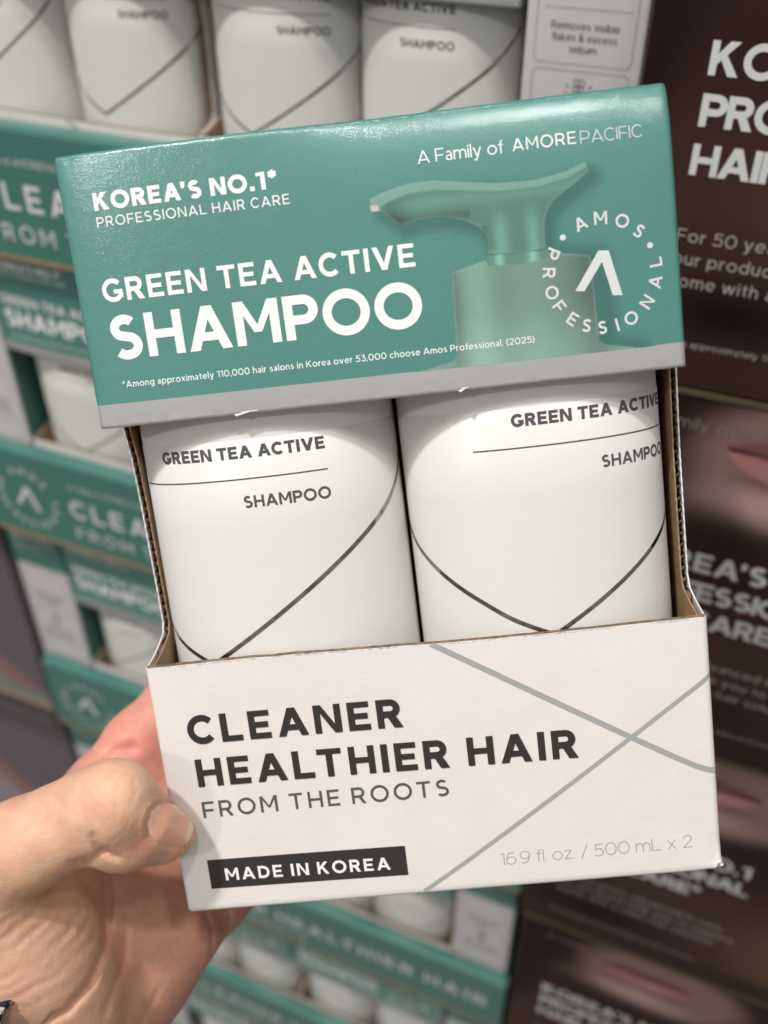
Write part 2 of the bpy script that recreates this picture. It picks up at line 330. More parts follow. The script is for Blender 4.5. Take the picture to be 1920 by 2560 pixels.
def put_text(mb, text, cap, w, place, x0=None, x1=None, tr=0.0, lift=0.0, step=2e-5, maxlen=None, relief=0.0):
    """place(x, y, lift)->3D point; x right, y up from the baseline, metres"""
    if x1 is not None and x0 is not None:
        _, a = layout(text, w, 0.0); _, b = layout(text, w, 1.0)
        tr = ((x1 - x0) / cap - a) / (b - a)
    gl, tot = layout(text, w, tr)
    if x0 is None: x0 = -tot * cap / 2
    for gx, pieces in gl:
        for pi, piece in enumerate(pieces):
            L = lift + pi * step
            for q in piece:
                P = np.array(q, float) * cap; P[:, 0] += x0 + gx * cap
                nu = nv = 1
                if maxlen:
                    nu = max(1, int(math.ceil(max(np.linalg.norm(P[1] - P[0]), np.linalg.norm(P[2] - P[3])) / maxlen)))
                    nv = max(1, int(math.ceil(max(np.linalg.norm(P[3] - P[0]), np.linalg.norm(P[2] - P[1])) / maxlen)))
                a = np.linspace(0, 1, nu + 1)[:, None, None]; b = np.linspace(0, 1, nv + 1)[None, :, None]
                G = (P[0] * (1 - a) + P[1] * a) * (1 - b) + (P[3] * (1 - a) + P[2] * a) * b
                G3 = np.array([[place(p[0], p[1], L) for p in row] for row in G])
                mb.grid(G3)

# ------------------------------------------------------------------ carton local coordinates
# u right, v down, z into the carton (all metres) -> Blender local x, y, z with the origin at the base centre
def L3(u, v, z): return (u - BW / 2, z - BD / 2, BH - v)
SH = 0.0097
HZ0 = -0.0022
HU0, HU1, HV0, HV1 = 0.0006, 0.1642, -0.0010, 0.0728
def smst(x): x = min(1, max(0, x)); return x * x * (3 - 2 * x)
def hz(u, v):
    r = 0.0015; z = HZ0
    for d in (u - HU0, HU1 - u, v - HV0):
        if d < r: d = max(d, 0); z += (r - math.sqrt(max(0, r * r - (r - d) ** 2))) * 0.62
    # soft pillow of the board towards the folds, slight waves
    z += (0.0004 + 0.0038 * smst((u - .045) / .05)) * math.exp(-max(0, v - HV0) / 0.0078) + 0.0019 * math.exp(-max(0, HU1 - u) / 0.010) + 0.0018 * math.exp(-max(0, u - HU0) / 0.008)
    e_ = math.exp(-max(0, v - HV0) / .0016)
    z += e_ * .00013 * (math.sin(u * 1100 + 3 * math.sin(u * 160)) + math.sin(u * 610 + v * 900))
    z += 0.00012 * math.sin(u * 70 + 1) * math.sin(v * 60)
    return z
def HP(u, v, lift=0.0): return L3(u, v + SH * u, hz(u, v) - lift)
FZ0 = 0.0
def fz(u, v):
    r = 0.002; z = FZ0
    for d in (u - 0.0006, 0.1661 - u, 0.2268 - v):
        if d < r: d = max(d, 0); z += r - math.sqrt(max(0, r * r - (r - d) ** 2))
    return z + 0.0003 * math.sin(u * 40) * math.sin((v - .145) * 38)
def ftop(u): return 0.1450 + 0.0082 * (u - 0.001) - 0.0004 * math.sin(u * 45)
def FP(u, v, lift=0.0): return L3(u, v, fz(u, v) - lift)

# ---- picture of a pump, printed on the header (u, v' in mm)
PUMP = {
 'body': [(103.5, 41.1), (113.4, 38.9), (129, 38.7), (140.2, 40.6), (140.7, 42.5), (141.2, 63.6), (143.0, 64.6), (151, 66.3), (151, 66.5), (91.3, 66.5), (96, 65.6), (101.4, 64.6), (102.7, 62.8)],
 'neck': [(113.0, 39.0), (113.6, 36.6), (129.0, 36.9), (129.6, 38.9), (129.4, 40.3), (121.5, 41.0), (113.4, 40.4)],
 'head': [(84.0, 19.8), (87.7, 18.5), (93.8, 17.1), (101.3, 17.0), (109.6, 18.4), (116.9, 19.6), (127.5, 20.1), (136.0, 18.8), (141.1, 17.0), (141.8, 19.4), (137.8, 22.1), (132.3, 25.4), (130.2, 28.2), (129.3, 30.5), (129.0, 36.9), (124, 38.0), (117, 37.6), (114.2, 36.6), (113.8, 32.6), (111.9, 30.0), (108.6, 28.1), (103.9, 26.7), (97.5, 26.3), (91.5, 27.2), (86.4, 23.0), (84.0, 22.9)],
 'rim':  [(84.0, 19.8), (87.7, 18.5), (93.8, 17.1), (101.3, 17.0), (109.6, 18.4), (116.9, 19.6), (127.5, 20.1), (136.0, 18.8), (141.1, 17.0), (141.4, 18.3), (136.5, 20.4), (128, 21.9), (117, 21.6), (109.6, 20.5), (101.5, 19.4), (94, 19.6), (88.5, 21.2), (86.2, 22.6), (84.2, 22.0)],
 'tip':  [(84.0, 21.6), (86.0, 21.5), (86.3, 23.1), (84.1, 23.1)],
}
def polydist(px, py, poly):
    """signed distance (negative inside) for arrays"""
    P = np.array(poly, float); d = np.full(px.shape, 1e9); ins = np.zeros(px.shape, bool)
    for i in range(len(P)):
        a = P[i]; b = P[(i + 1) % len(P)]; e = b - a
        t = np.clip(((px - a[0]) * e[0] + (py - a[1]) * e[1]) / (e @ e + 1e-12), 0, 1)
        d = np.minimum(d, np.hypot(px - a[0] - t * e[0], py - a[1] - t * e[1]))
        c = (a[1] > py) != (b[1] > py)
        with np.errstate(divide='ignore', invalid='ignore'):
            ins ^= c & (px < (b[0] - a[0]) * (py - a[1]) / (b[1] - a[1] + 1e-12) + a[0])
    return np.where(ins, -d, d)
def lin(r, g, b): return np.array(srgb(r, g, b)[:3])
def smooth01(x): x = np.clip(x, 0, 1); return x * x * (3 - 2 * x)
def bump(x, c, s): return np.exp(-((x - c) / s) ** 2)
def pump_picture(parent):
    us = np.arange(80.5, 157.01, 0.30); vs = np.arange(14.5, 66.41, 0.30)
    U, V = np.meshgrid(us, vs, indexing='ij')
    base = np.array(TEAL[:3]); C = np.ones(U.shape + (3,)) * base
    def mix(c, a): 
        nonlocal C
        C = C * (1 - a[..., None]) + np.asarray(c) * a[..., None]
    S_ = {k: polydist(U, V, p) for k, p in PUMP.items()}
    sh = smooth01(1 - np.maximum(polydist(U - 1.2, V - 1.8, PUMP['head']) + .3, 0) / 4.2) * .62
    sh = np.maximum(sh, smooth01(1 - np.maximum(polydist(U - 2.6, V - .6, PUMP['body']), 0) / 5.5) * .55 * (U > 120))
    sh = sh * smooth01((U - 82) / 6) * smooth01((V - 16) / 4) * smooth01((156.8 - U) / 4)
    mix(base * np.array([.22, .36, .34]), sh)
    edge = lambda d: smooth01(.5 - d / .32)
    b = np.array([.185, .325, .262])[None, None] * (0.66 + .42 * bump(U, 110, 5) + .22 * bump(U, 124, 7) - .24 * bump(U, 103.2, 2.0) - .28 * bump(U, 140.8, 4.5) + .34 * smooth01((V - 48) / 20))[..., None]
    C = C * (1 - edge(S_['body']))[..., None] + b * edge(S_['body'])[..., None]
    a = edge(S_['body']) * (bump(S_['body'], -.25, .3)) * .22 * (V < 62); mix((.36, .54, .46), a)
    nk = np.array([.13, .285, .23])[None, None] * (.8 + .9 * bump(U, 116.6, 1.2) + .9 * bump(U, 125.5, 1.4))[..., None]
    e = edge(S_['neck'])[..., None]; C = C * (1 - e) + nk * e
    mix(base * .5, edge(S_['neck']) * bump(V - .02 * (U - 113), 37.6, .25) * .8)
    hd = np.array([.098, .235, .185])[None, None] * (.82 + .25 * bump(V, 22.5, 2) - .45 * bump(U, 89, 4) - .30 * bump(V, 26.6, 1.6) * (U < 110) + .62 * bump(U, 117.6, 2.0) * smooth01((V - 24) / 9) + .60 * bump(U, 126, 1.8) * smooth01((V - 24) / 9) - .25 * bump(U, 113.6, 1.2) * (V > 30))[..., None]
    e = edge(S_['head'])[..., None]; C = C * (1 - e) + hd * e
    e = edge(S_['rim'])[..., None]; C = C * (1 - e) + np.array([.165, .325, .275]) * e
    mix((.07, .22, .16), edge(S_['head']) * bump(S_['rim'], .35, .35) * .7)
    e = edge(S_['tip'])[..., None]; C = C * (1 - e) + np.array([.5, .5, .47]) * e
    mix((.40, .55, .48), edge(S_['head']) * bump(S_['head'], -.2, .22) * .12)
    diff = np.abs(C - base).max(-1) > .004
    mb = MB(); P = np.zeros(U.shape + (3,))
    for i in range(U.shape[0]):
        for j in range(U.shape[1]): P[i, j] = HP(U[i, j] * MM, V[i, j] * MM, 0.00002)
    idx = np.arange(U.size).reshape(U.shape)
    keep = diff[:-1, :-1] | diff[1:, :-1] | diff[1:, 1:] | diff[:-1, 1:]
    q = np.stack([idx[:-1, :-1], idx[1:, :-1], idx[1:, 1:], idx[:-1, 1:]], -1)[keep]
    used = np.unique(q); rm = -np.ones(U.size, int); rm[used] = np.arange(len(used))
    mb.v = [tuple(p) for p in P.reshape(-1, 3)[used].tolist()]; mb.f = [tuple(x) for x in rm[q].tolist()]
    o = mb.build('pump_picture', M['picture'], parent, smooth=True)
    set_col(o, C.reshape(-1, 3)[used]); return o

# ---- corrugated side wall
EDGE_L = [(0.0700, .0170), (0.0744, .0177), (0.084, .0208), (0.099, .0223), (0.1229, .0235), (0.1379, .0240), (0.1412, .0222), (0.1430, .0165), (0.1447, .0080), (0.1452, .0012)]
EDGE_R = [(0.0700, .0168), (0.0760, .0176), (0.0998, .0195), (0.1261, .0196), (0.1390, .0195), (0.1424, .0175), (0.1442, .0120), (0.1458, .0050), (0.1466, .0012)]
def side_wall(parent, edge, uo, s):
    """uo outer u, s=+1 wall thickens towards +u"""
    vs = np.concatenate([np.linspace(.0, .068, 12), np.linspace(.07, .1452 if s > 0 else .1466, 130), np.linspace(.149, .2262, 14)])
    ev = np.array([e[0] for e in edge]); ez = np.array([e[1] for e in edge])
    def front(v):
        if v < .07: return .0012 if False else .0170
        if v > ev[-1]: return .0016
        return float(np.interp(v, ev, ez)) + .00012 * math.sin(v * 2100)
    zb = BD - .001
    for nm, a, b, mt in (('side_wall', 0.0, .0004, M['white_board']), ('inner_liner', .0019, .0023, M['kraft'])):
        mb = MB()
        ring = []
        for v in vs:
            f = front(v)
            ring.append([L3(uo + s * a, v, f), L3(uo + s * b, v, f), L3(uo + s * b, v, zb), L3(uo + s * a, v, zb), L3(uo + s * a, v, f)])
        mb.grid(np.array(ring), flip=(s < 0)); mb.build(nm, mt, parent)
    mb = MB(); vv = np.arange(.069, .1450, .00022); ring = []
    for v in vv:
        x = uo + s * (.00115 + .00068 * math.sin(v * 2 * math.pi / .0036)); f = front(v) + .0004
        ring.append([L3(x, v, f), L3(x, v, zb - .001)])
    mb.grid(np.array(ring)); mb.build('corrugation', M['flute'], parent)

def build_carton(name, matrix):
    root = empty(name, matrix)
    # header board
    us = np.unique(np.concatenate([np.linspace(HU0, HU0 + .006, 13), np.linspace(HU0 + .006, HU1 - .006, 60), np.linspace(HU1 - .006, HU1, 13)]))
    vs = np.unique(np.concatenate([np.linspace(HV0, HV0 + .006, 13), np.linspace(HV0 + .006, .0662, 26)]))
    mb = MB(); mb.grid(np.array([[HP(u, v) for v in vs] for u in us]))
    # the header's sides and top fold back
    for u in (HU0, HU1):
        mb.grid(np.array([[HP(u, v), L3(u, v + SH * u, BD)] for v in list(vs) + [HV1]]), flip=(u == HU0))
    mb.grid(np.array([[HP(u, HV0), L3(u, HV0 + SH * u, BD)] for u in us]))
    mb.add([L3(HU0, HV0, BD), L3(HU1, HV0 + SH * HU1, BD), L3(HU1, HV1 + SH * HU1, BD), L3(HU0, HV1, BD)], [(0, 1, 2, 3)])
    header = mb.build('header', M['teal'], root, smooth=True)
    md = header.modifiers.new('es', 'EDGE_SPLIT'); md.split_angle = math.radians(50)
    vs2 = np.linspace(.0662, HV1, 8)
    mb = MB(); rg = np.random.RandomState(3)
    us3 = np.linspace(HU0, HU1, 240)
    nz = np.convolve(rg.randn(300), np.ones(5) / 5, 'valid')[:240]
    G = []
    for i, u in enumerate(us3):
        row = []
        for j, v in enumerate(vs2):
            t = j / 7; vv = .0662 + (HV1 + nz[i] * .00009 - .0662) * t
            row.append(HP(u, vv, -0.00015 * t * t - (.00010 * nz[i] * (t > .8))))
        row.append(HP(u, vv + .0001, -.0007)); row.append(HP(u, vv - .002, -.0010))
        G.append(row)
    mb.grid(np.array(G)); mb.build('silver_band', M['silver'], header, smooth=True)
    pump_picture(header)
    # header lettering
    def hline(base, extra=0.00010):
        return lambda x, y, l: HP(x, base - y, l + extra)
    mb = MB(); ml = 0.008
    put_text(mb, "KOREA'S NO.1*", .0046, .255, hline(.0142), .0100, .0603, maxlen=ml)
    put_text(mb, "PROFESSIONAL HAIR CARE", .00262, .14, hline(.01855), .0100, .0629, maxlen=ml)
    put_text(mb, "GREEN TEA ACTIVE", .0061, .205, hline(.0384), .0082, .0943, maxlen=ml)
    put_text(mb, "SHAMPOO", .0119, .215, hline(.0542), .0080, .0948, maxlen=ml)
    put_text(mb, "*Among approximately 110,000 hair salons in Korea over 53,000 choose Amos Professional. (2025)", .00176, .15, hline(.0619), .0094, .1239, maxlen=ml)
    put_text(mb, "A Family of", .0033, .105, hline(.0124), .0978, .1203, maxlen=ml)
    put_text(mb, "AMORE", .0031, .125, hline(.0122), .1227, .1393, maxlen=ml)
    put_text(mb, "PACIFIC", .0031, .06, hline(.0124), .1404, .1564, maxlen=ml)
    mb.build('lettering', M['ink_white'], header)
    # ring emblem
    mb = MB(); cx, cy, rr = .1434, .0458, .0142
    def on_ring(ch, ang, outward):
        a = math.radians(ang); t = math.radians(ang - 90 if outward else ang + 90)
        g, adv = glyph(ch, .185); cap = .0034
        for pi, piece in enumerate(g):
            for q in piece:
                pts = []
                for (x, y) in q:
                    x2 = (x - adv / 2) * cap; y2 = (y - .5) * cap
                    pts.append(HP(cx + rr * math.cos(a) + x2 * math.cos(t) - y2 * math.sin(t), cy - (rr * math.sin(a) + x2 * math.sin(t) + y2 * math.cos(t)), .0001 + pi * 2e-5))
                mb.add(pts, [(0, 1, 2, 3)])
    for ch, a in zip('AMOS', (110, 88, 64.5, 43.5)): on_ring(ch, a, True)
    for ch, a in zip('PROFESSIONAL', (153.2, 173.5, 194.5, 211.4, 231.3, 248, 265.3, 281.6, 298, 321.9, 344.7, 365.4)): on_ring(ch, a, False)
    for a in (133.2, 24.2):
        x, y = cx + rr * math.cos(math.radians(a)), cy - rr * math.sin(math.radians(a))
        mb.add([HP(x + .0008 * math.cos(t), y + .0008 * math.sin(t), .0001) for t in np.linspace(0, 2 * math.pi, 17)[:-1]], [tuple(range(16))])
    mb.build('ring_emblem', M['ink_pale'], header)
    mb = MB()
    for i, q in enumerate(([(142.7, 39.8), (145.4, 40.1), (138.2, 49.95), (135.8, 49.6)], [(142.7, 39.8), (145.4, 40.1), (148.2, 52.05), (145.6, 51.8)])):
        mb.add([HP(x * MM, y * MM, .0001 + i * 2e-5) for x, y in q], [(0, 1, 2, 3)])
    mb.build('chevron_emblem', M['ink_pale'], header)
    # lower front panel
    us = np.unique(np.concatenate([np.linspace(.0006, .003, 8), np.linspace(.003, .1635, 80), np.linspace(.1635, .1661, 8)]))
    mb = MB(); G = []
    for i, u in enumerate(us):
        tv = ftop(u) + nz[(i * 2) % 240] * .00010
        row = [L3(u, tv + .0002, fz(u, .2) + .0004)] + [FP(u, tv + (.2268 - tv) * t) for t in list(np.linspace(0, .95, 14)) + [.965, .98, .99, 1.0]]
        row.append(L3(u, .2268, BD)); G.append(row)
    mb.grid(np.array(G)); fp = mb.build('front_panel', M['white_board'], root, smooth=True)
    md = fp.modifiers.new('es', 'EDGE_SPLIT'); md.split_angle = math.radians(50)
    # raw cut edge and kraft inside of the front panel
    mb = MB(); G = []
    for i, u in enumerate(us):
        if u < .001 or u > .1655: continue
        tv = ftop(u) + nz[(i * 2) % 240] * .00010
        G.append([L3(u, tv + .0001, fz(u, .2) + .0004), L3(u, tv - .00045 + nz[(i * 3) % 240] * .00012, fz(u, .2) + .0007), L3(u, tv, .0021), L3(u, .2262, .0021)])
    mb.grid(np.array(G)); mb.build('cut_edge', M['raw_edge'], fp)
    def fline(base, sk=0.0):
        return lambda x, y, l: FP(x, base + sk * x - y, l + .00005)
    mb = MB()
    def raised(text, cap, w_, base, x0, x1, sk):
        # two layers: a skirt and a slightly thinner raised top give a bevelled ink edge
        put_text(mb, text, cap, w_, fline(base, sk), x0, x1, lift=0.00022, maxlen=.01)
        put_text(mb, text, cap, w_ + .022, fline(base, sk), x0, x1, lift=0.00006, maxlen=.01)
    raised('CLEANER', .0090, .205, .1701, .0105, .0755, .0095)
    raised('HEALTHIER HAIR', .0090, .205, .1841, .0111, .1260, .0105)
    mb.build('raised_lettering', M['ink_black'], fp)
    mb = MB()
    put_text(mb, 'FROM THE ROOTS', .0053, .150, fline(.1946, -.006), .0110, .0867, lift=.00012, maxlen=.01)
    mb.build('slogan_lettering', M['ink_dark'], fp)
    mb = MB()
    mb.grid(np.array([[FP(u, (.2087 if j == 0 else .2185) + .012 * (u - .0097), .00015) for j in (0, 1)] for u in np.linspace(.0097, .0713, 20)]))
    mb.build('black_plate', M['ink_black'], fp)
    mb = MB(); put_text(mb, 'MADE IN KOREA', .0041, .20, fline(.2158, .017), .0147, .0661, lift=.00014, maxlen=.01)
    mb.build('plate_lettering', M['ink_white'], fp)
    mb = MB(); put_text(mb, '16.9 fl. oz. / 500 mL x 2', .0040, .055, fline(.2200, -.0145), .0998, .1575, lift=.00006, maxlen=.01)
    mb.build('volume_lettering', M['ink_grey'], fp)
    for kk, (pts, wd) in enumerate((([(86.2, 145.9), (116.8, 165.1), (141.8, 180.7), (152, 187.0), (157.4, 190.2), (161.5, 192.4), (166.0, 194.0)], .00172),
                    ([(166.0, 163.4), (163.5, 165.5), (158.7, 168.9), (141.8, 180.7), (114.4, 199.6), (90, 216), (72.8, 227.0)], .00130))):
        sp = stroke(spline([(a * MM, b * MM) for a, b in pts], 8), wd); mb = MB()
        for q in sp:
            q2 = [(min(a, .1660), min(max(b, ftop(a) + .00002), .2267)) for a, b in q]
            mb.add([FP(a, b, .00008 + kk * 3e-5) for a, b in q2], [(3, 2, 1, 0)])
        mb.build('grey_stripe', M['stripe'], fp)
    side_wall(root, EDGE_L, .0008, 1); side_wall(root, EDGE_R, .1658, -1)
    mb = MB(); mb.add([L3(.003, .001, BD - .003), L3(.163, .001, BD - .003), L3(.163, .226, BD - .003), L3(.003, .226, BD - .003)], [(3, 2, 1, 0)])
    mb.add([L3(.001, .001, BD - .0005), L3(.165, .001, BD - .0005), L3(.165, .2266, BD - .0005), L3(.001, .2266, BD - .0005)], [(0, 1, 2, 3)])
    mb.build('back_panel', M['kraft'], root)
    return root

# ------------------------------------------------------------------ bottle (origin at base centre, axis +z)
BA, BB = .0388, .0236
TT = np.radians(np.linspace(-180, 180, 1441)); EX = 2 / 2.25
def sec(t):
    sn, cs = np.sin(t), np.cos(t)
    return BA * np.sign(sn) * np.abs(sn) ** EX, -BB * np.sign(cs) * np.abs(cs) ** EX
_x, _y = sec(TT)
SS = np.concatenate([[0], np.cumsum(np.hypot(np.diff(_x), np.diff(_y)))]); SS -= np.interp(0, TT, SS)
def bsurf(s, z, off=0.0):
    x, y = sec(np.interp(s, SS, TT)); x1, y1 = sec(np.interp(s + .0004, SS, TT)); x0, y0 = sec(np.interp(s - .0004, SS, TT))
    n = np.array([-(y0 - y1), (x0 - x1)]); n = n / (np.linalg.norm(n) + 1e-12)
    n = n if n @ (x, y) > 0 else -n
    return (x + n[0] * off, y + n[1] * off, z)
BV0 = .2225      # carton v of the bottle base
def build_bottle(sv, matrix, label):
    """sv: arc position of the foil V on the wall (metres, 0 = facing front)"""
    root = empty('shampoo_bottle', matrix)
    prof = [(0, 0.0), (.80, 0.0), (.93, .0012), (.985, .004), (1.0, .009), (1.0, .1700), (.985, .176), (.93, .181), (.80, .1845), (.5, .186), (.34, .187)]
    n = 128; G = []
    for i in range(n + 1):
        s = SS[0] + (SS[-1] - SS[0]) * i / n; x, y, _ = bsurf(s, 0)
        G.append([(x * k, y * k, z) for k, z in prof])
    mb = MB(); mb.grid(np.array(G)); mb.build('bottle_body', M['bottle'], root, smooth=True)
    mb = MB(); G = [[(r * math.cos(a), r * math.sin(a), z) for r, z in ((.013, .1865), (.014, .188), (.014, .197), (.009, .198), (.009, .205), (.0, .206))] for a in np.linspace(0, 2 * math.pi, 33)]
    mb.grid(np.array(G)); mb.build('pump_collar', M['pump'], root, smooth=True)
    # film label below a seam at carton v = 80.8 mm
    z1 = BV0 - .0808
    mb = MB(); G = [[bsurf(s, z, .00012) for z in np.linspace(.012, z1, 6)] + [bsurf(s, z1 + .0001, .00002)] for s in np.linspace(SS[0], SS[-1], 130)]
    mb.grid(np.array(G)); lb = mb.build('film_label', M['label'], root, smooth=True)
    end = sv + .0430
    zz = lambda v: BV0 - v
    mb = MB()
    put_text(mb, 'GREEN TEA ACTIVE', .0036, .25, lambda x, y, l: bsurf(x, zz(.0860) + y, l), end - .0500, end, lift=.0002, maxlen=.0015, step=1e-5)
    put_text(mb, 'SHAMPOO', .0035, .205, lambda x, y, l: bsurf(x, zz(.1005) + y, l), end - .0255, end, lift=.0002, maxlen=.0015, step=1e-5)
    mb.grid(np.array([[bsurf(s, zz(.0920) + d, .0002) for d in (-.0002, .0002)] for s in np.linspace(end - .0615, end, 60)]))
    mb.build('bottle_lettering', M['ink_dark'], lb)
    # foil line
    armR = [(0, 147.9), (13, 139.9), (25, 132), (37, 123.7), (51, 113.3), (60, 106), (67, 99), (73, 92)]
    armL = [(0, 147.9), (-11, 142.6), (-19, 137.4), (-28, 131.2), (-36, 125), (-46, 116.5), (-54, 108), (-60, 99), (-65, 92)]
    mb = MB()
    for kk, arm in enumerate((armR, armL)):
        pts = spline([(a * MM + sv, zz(b * MM)) for a, b in arm], 8)
        for q in stroke(pts, .00130):
            q2 = [bsurf(a, b, .00021 + 2e-5 * kk) for a, b in q]; mb.add(q2 if kk == 0 else q2[::-1], [(0, 1, 2, 3)])
    mb.build('foil_line', M['chrome'], lb)
    return root

# ------------------------------------------------------------------ held pack
carton = build_carton('shampoo_carton', HM)
tag(carton, 'large twin-pack carton in sharp focus held up by the hand in front of the shelves', 'carton')
def bottle_matrix(u, base=HM, dv=0.0): return base @ Matrix.Translation(Vector((u - BW / 2, .0264 - BD / 2, BH - BV0 + dv)))
def wear(root_parts):
    hdr = [c for c in COL.objects if c.parent == carton and c.name.startswith('header')][0]
    fpn = [c for c in COL.objects if c.parent == carton and c.name.startswith('front_panel')][0]
    rw = np.random.RandomState(11)
    mb = MB()
    for _ in range(0):                       # fibres torn along the silver edge
        u = HU0 + .002 + rw.rand() * .159; l = .0002 + rw.exponential(.0006); t = .00005 + rw.rand() * .00012
        b = HV1 - .0001 - rw.rand() * .0004
        mb.add([HP(u, b, .0002), HP(u + l, b + rw.randn() * .0001, .0002), HP(u + l * .7, b - t, .0002), HP(u + l * .2, b - t * .8, .0002)], [(0, 1, 2, 3)])
    for u, l in ((.0395, .0070), (.102, .0030)):
        mb.add([HP(u, HV1 - .0003, .0001), HP(u + l, HV1 - .0006, .0003), HP(u + l * .9, HV1 - .0009, .0002), HP(u + l * .35, HV1 - .0009, .0002), HP(u + .0006, HV1 + .0003, .0006)], [(0, 1, 2, 3, 4)])
    mb.build('torn_fibres', M['fibre'], hdr)
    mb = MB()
    for _ in range(150):                      # rubbed print plus edge sparkle painted pale along the top fold
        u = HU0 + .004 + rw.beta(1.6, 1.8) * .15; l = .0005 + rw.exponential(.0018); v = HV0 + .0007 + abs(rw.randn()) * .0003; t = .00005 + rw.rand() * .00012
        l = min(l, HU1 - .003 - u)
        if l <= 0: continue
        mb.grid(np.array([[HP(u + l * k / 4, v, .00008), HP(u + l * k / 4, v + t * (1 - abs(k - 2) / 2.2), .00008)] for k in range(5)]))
    mb.build('rub_sparkle_fold', M['rub_sparkle_teal'], hdr)
    mb = MB()
    for _ in range(110):
        u = .004 + rw.rand() * .158; l = .0002 + rw.exponential(.0009); b = ftop(u) + .00025 + rw.rand() * .0002; t = .00012 + rw.rand() * .0003
        mb.add([FP(u, b, .0001), FP(u + l, b, .0001), FP(u + l * .8, b - t, .0001), FP(u + l * .15, b - t * .9, .0001)], [(0, 1, 2, 3)])
    mb.build('torn_fibres', M['fibre'], fpn)
    # crushed lower right corner
    for v in fpn.data.vertices:
        u_, vv = v.co.x + BW / 2, BH - v.co.z
        d = math.hypot(u_ - .1661, vv - .2268)
        if d < .008: k = (1 - d / .008) ** 2; v.co.y -= .0012 * k * math.sin(d * 2600); v.co.z += .0010 * k; v.co.x += .0007 * k
M['fibre'] = mat('torn_paper_fibre', (.60, .59, .57, 1), .8); M['rub_sparkle_teal'] = mat('rubbed_print_sparkle', (.42, .60, .56, 1), .35, coat=.6)  # the pale teal holds rubbed print and the fold's painted sparkle
M['scuff'] = mat('scuff', (.42, .42, .40, 1), .7)
bL = build_bottle(-.0235, bottle_matrix(.0433), ''); tag(bL, 'white bottle on the left inside the hand-held carton, beside the thumb side', 'bottle', 'bottles in the held carton')
bR = build_bottle(.0006, bottle_matrix(.1222), ''); tag(bR, 'white bottle on the right inside the hand-held carton, its wording running out of view', 'bottle', 'bottles in the held carton')

# ------------------------------------------------------------------ hand (signed-distance sculpt in camera space)
def PC(px, py, d): return np.array([(px - 960) / FPX * d, (py - 1280) / FPX * d, d])
def cone(P, a, ra, b, rb):
    ab = b - a; L2 = ab @ ab
    t = np.clip(((P - a) @ ab) / L2, 0, 1)
    return np.linalg.norm(P - a - t[..., None] * ab, axis=-1) - (ra + (rb - ra) * t)
def smin(a, b, k):
    h = np.clip(.5 + .5 * (b - a) / k, 0, 1); return b * (1 - h) + a * h - k * h * (1 - h)
def px_of(P): return 960 + FPX * P[..., 0] / P[..., 2], 1280 + FPX * P[..., 1] / P[..., 2]
def chain(P, nodes, k=.004):
    d = None
    for (a, b) in zip(nodes[:-1], nodes[1:]):
        c = cone(P, PC(*a[:3]), a[3] * MM, PC(*b[:3]), b[3] * MM)
        d = c if d is None else smin(d, c, k)
    return d
def seg_d(x, y, pts):
    d = np.full(x.shape, 1e9)
    for (a, b) in zip(pts[:-1], pts[1:]):
        a = np.array(a, float); b = np.array(b, float); e = b - a
        t = np.clip(((x - a[0]) * e[0] + (y - a[1]) * e[1]) / (e @ e), 0, 1)
        d = np.minimum(d, np.hypot(x - a[0] - t * e[0], y - a[1] - t * e[1]))
    return d
THUMB = [(437, 2086, .2962, 6.3), (402, 2083, .2918, 8.4), (350, 2060, .2860, 10.3), (285, 2022, .2830, 12.9), (225, 2035, .2830, 12.4), (150, 2070, .2840, 12.2), (70, 2110, .2850, 13.4), (-20, 2150, .2900, 15.5), (-90, 2210, .2950, 19)]
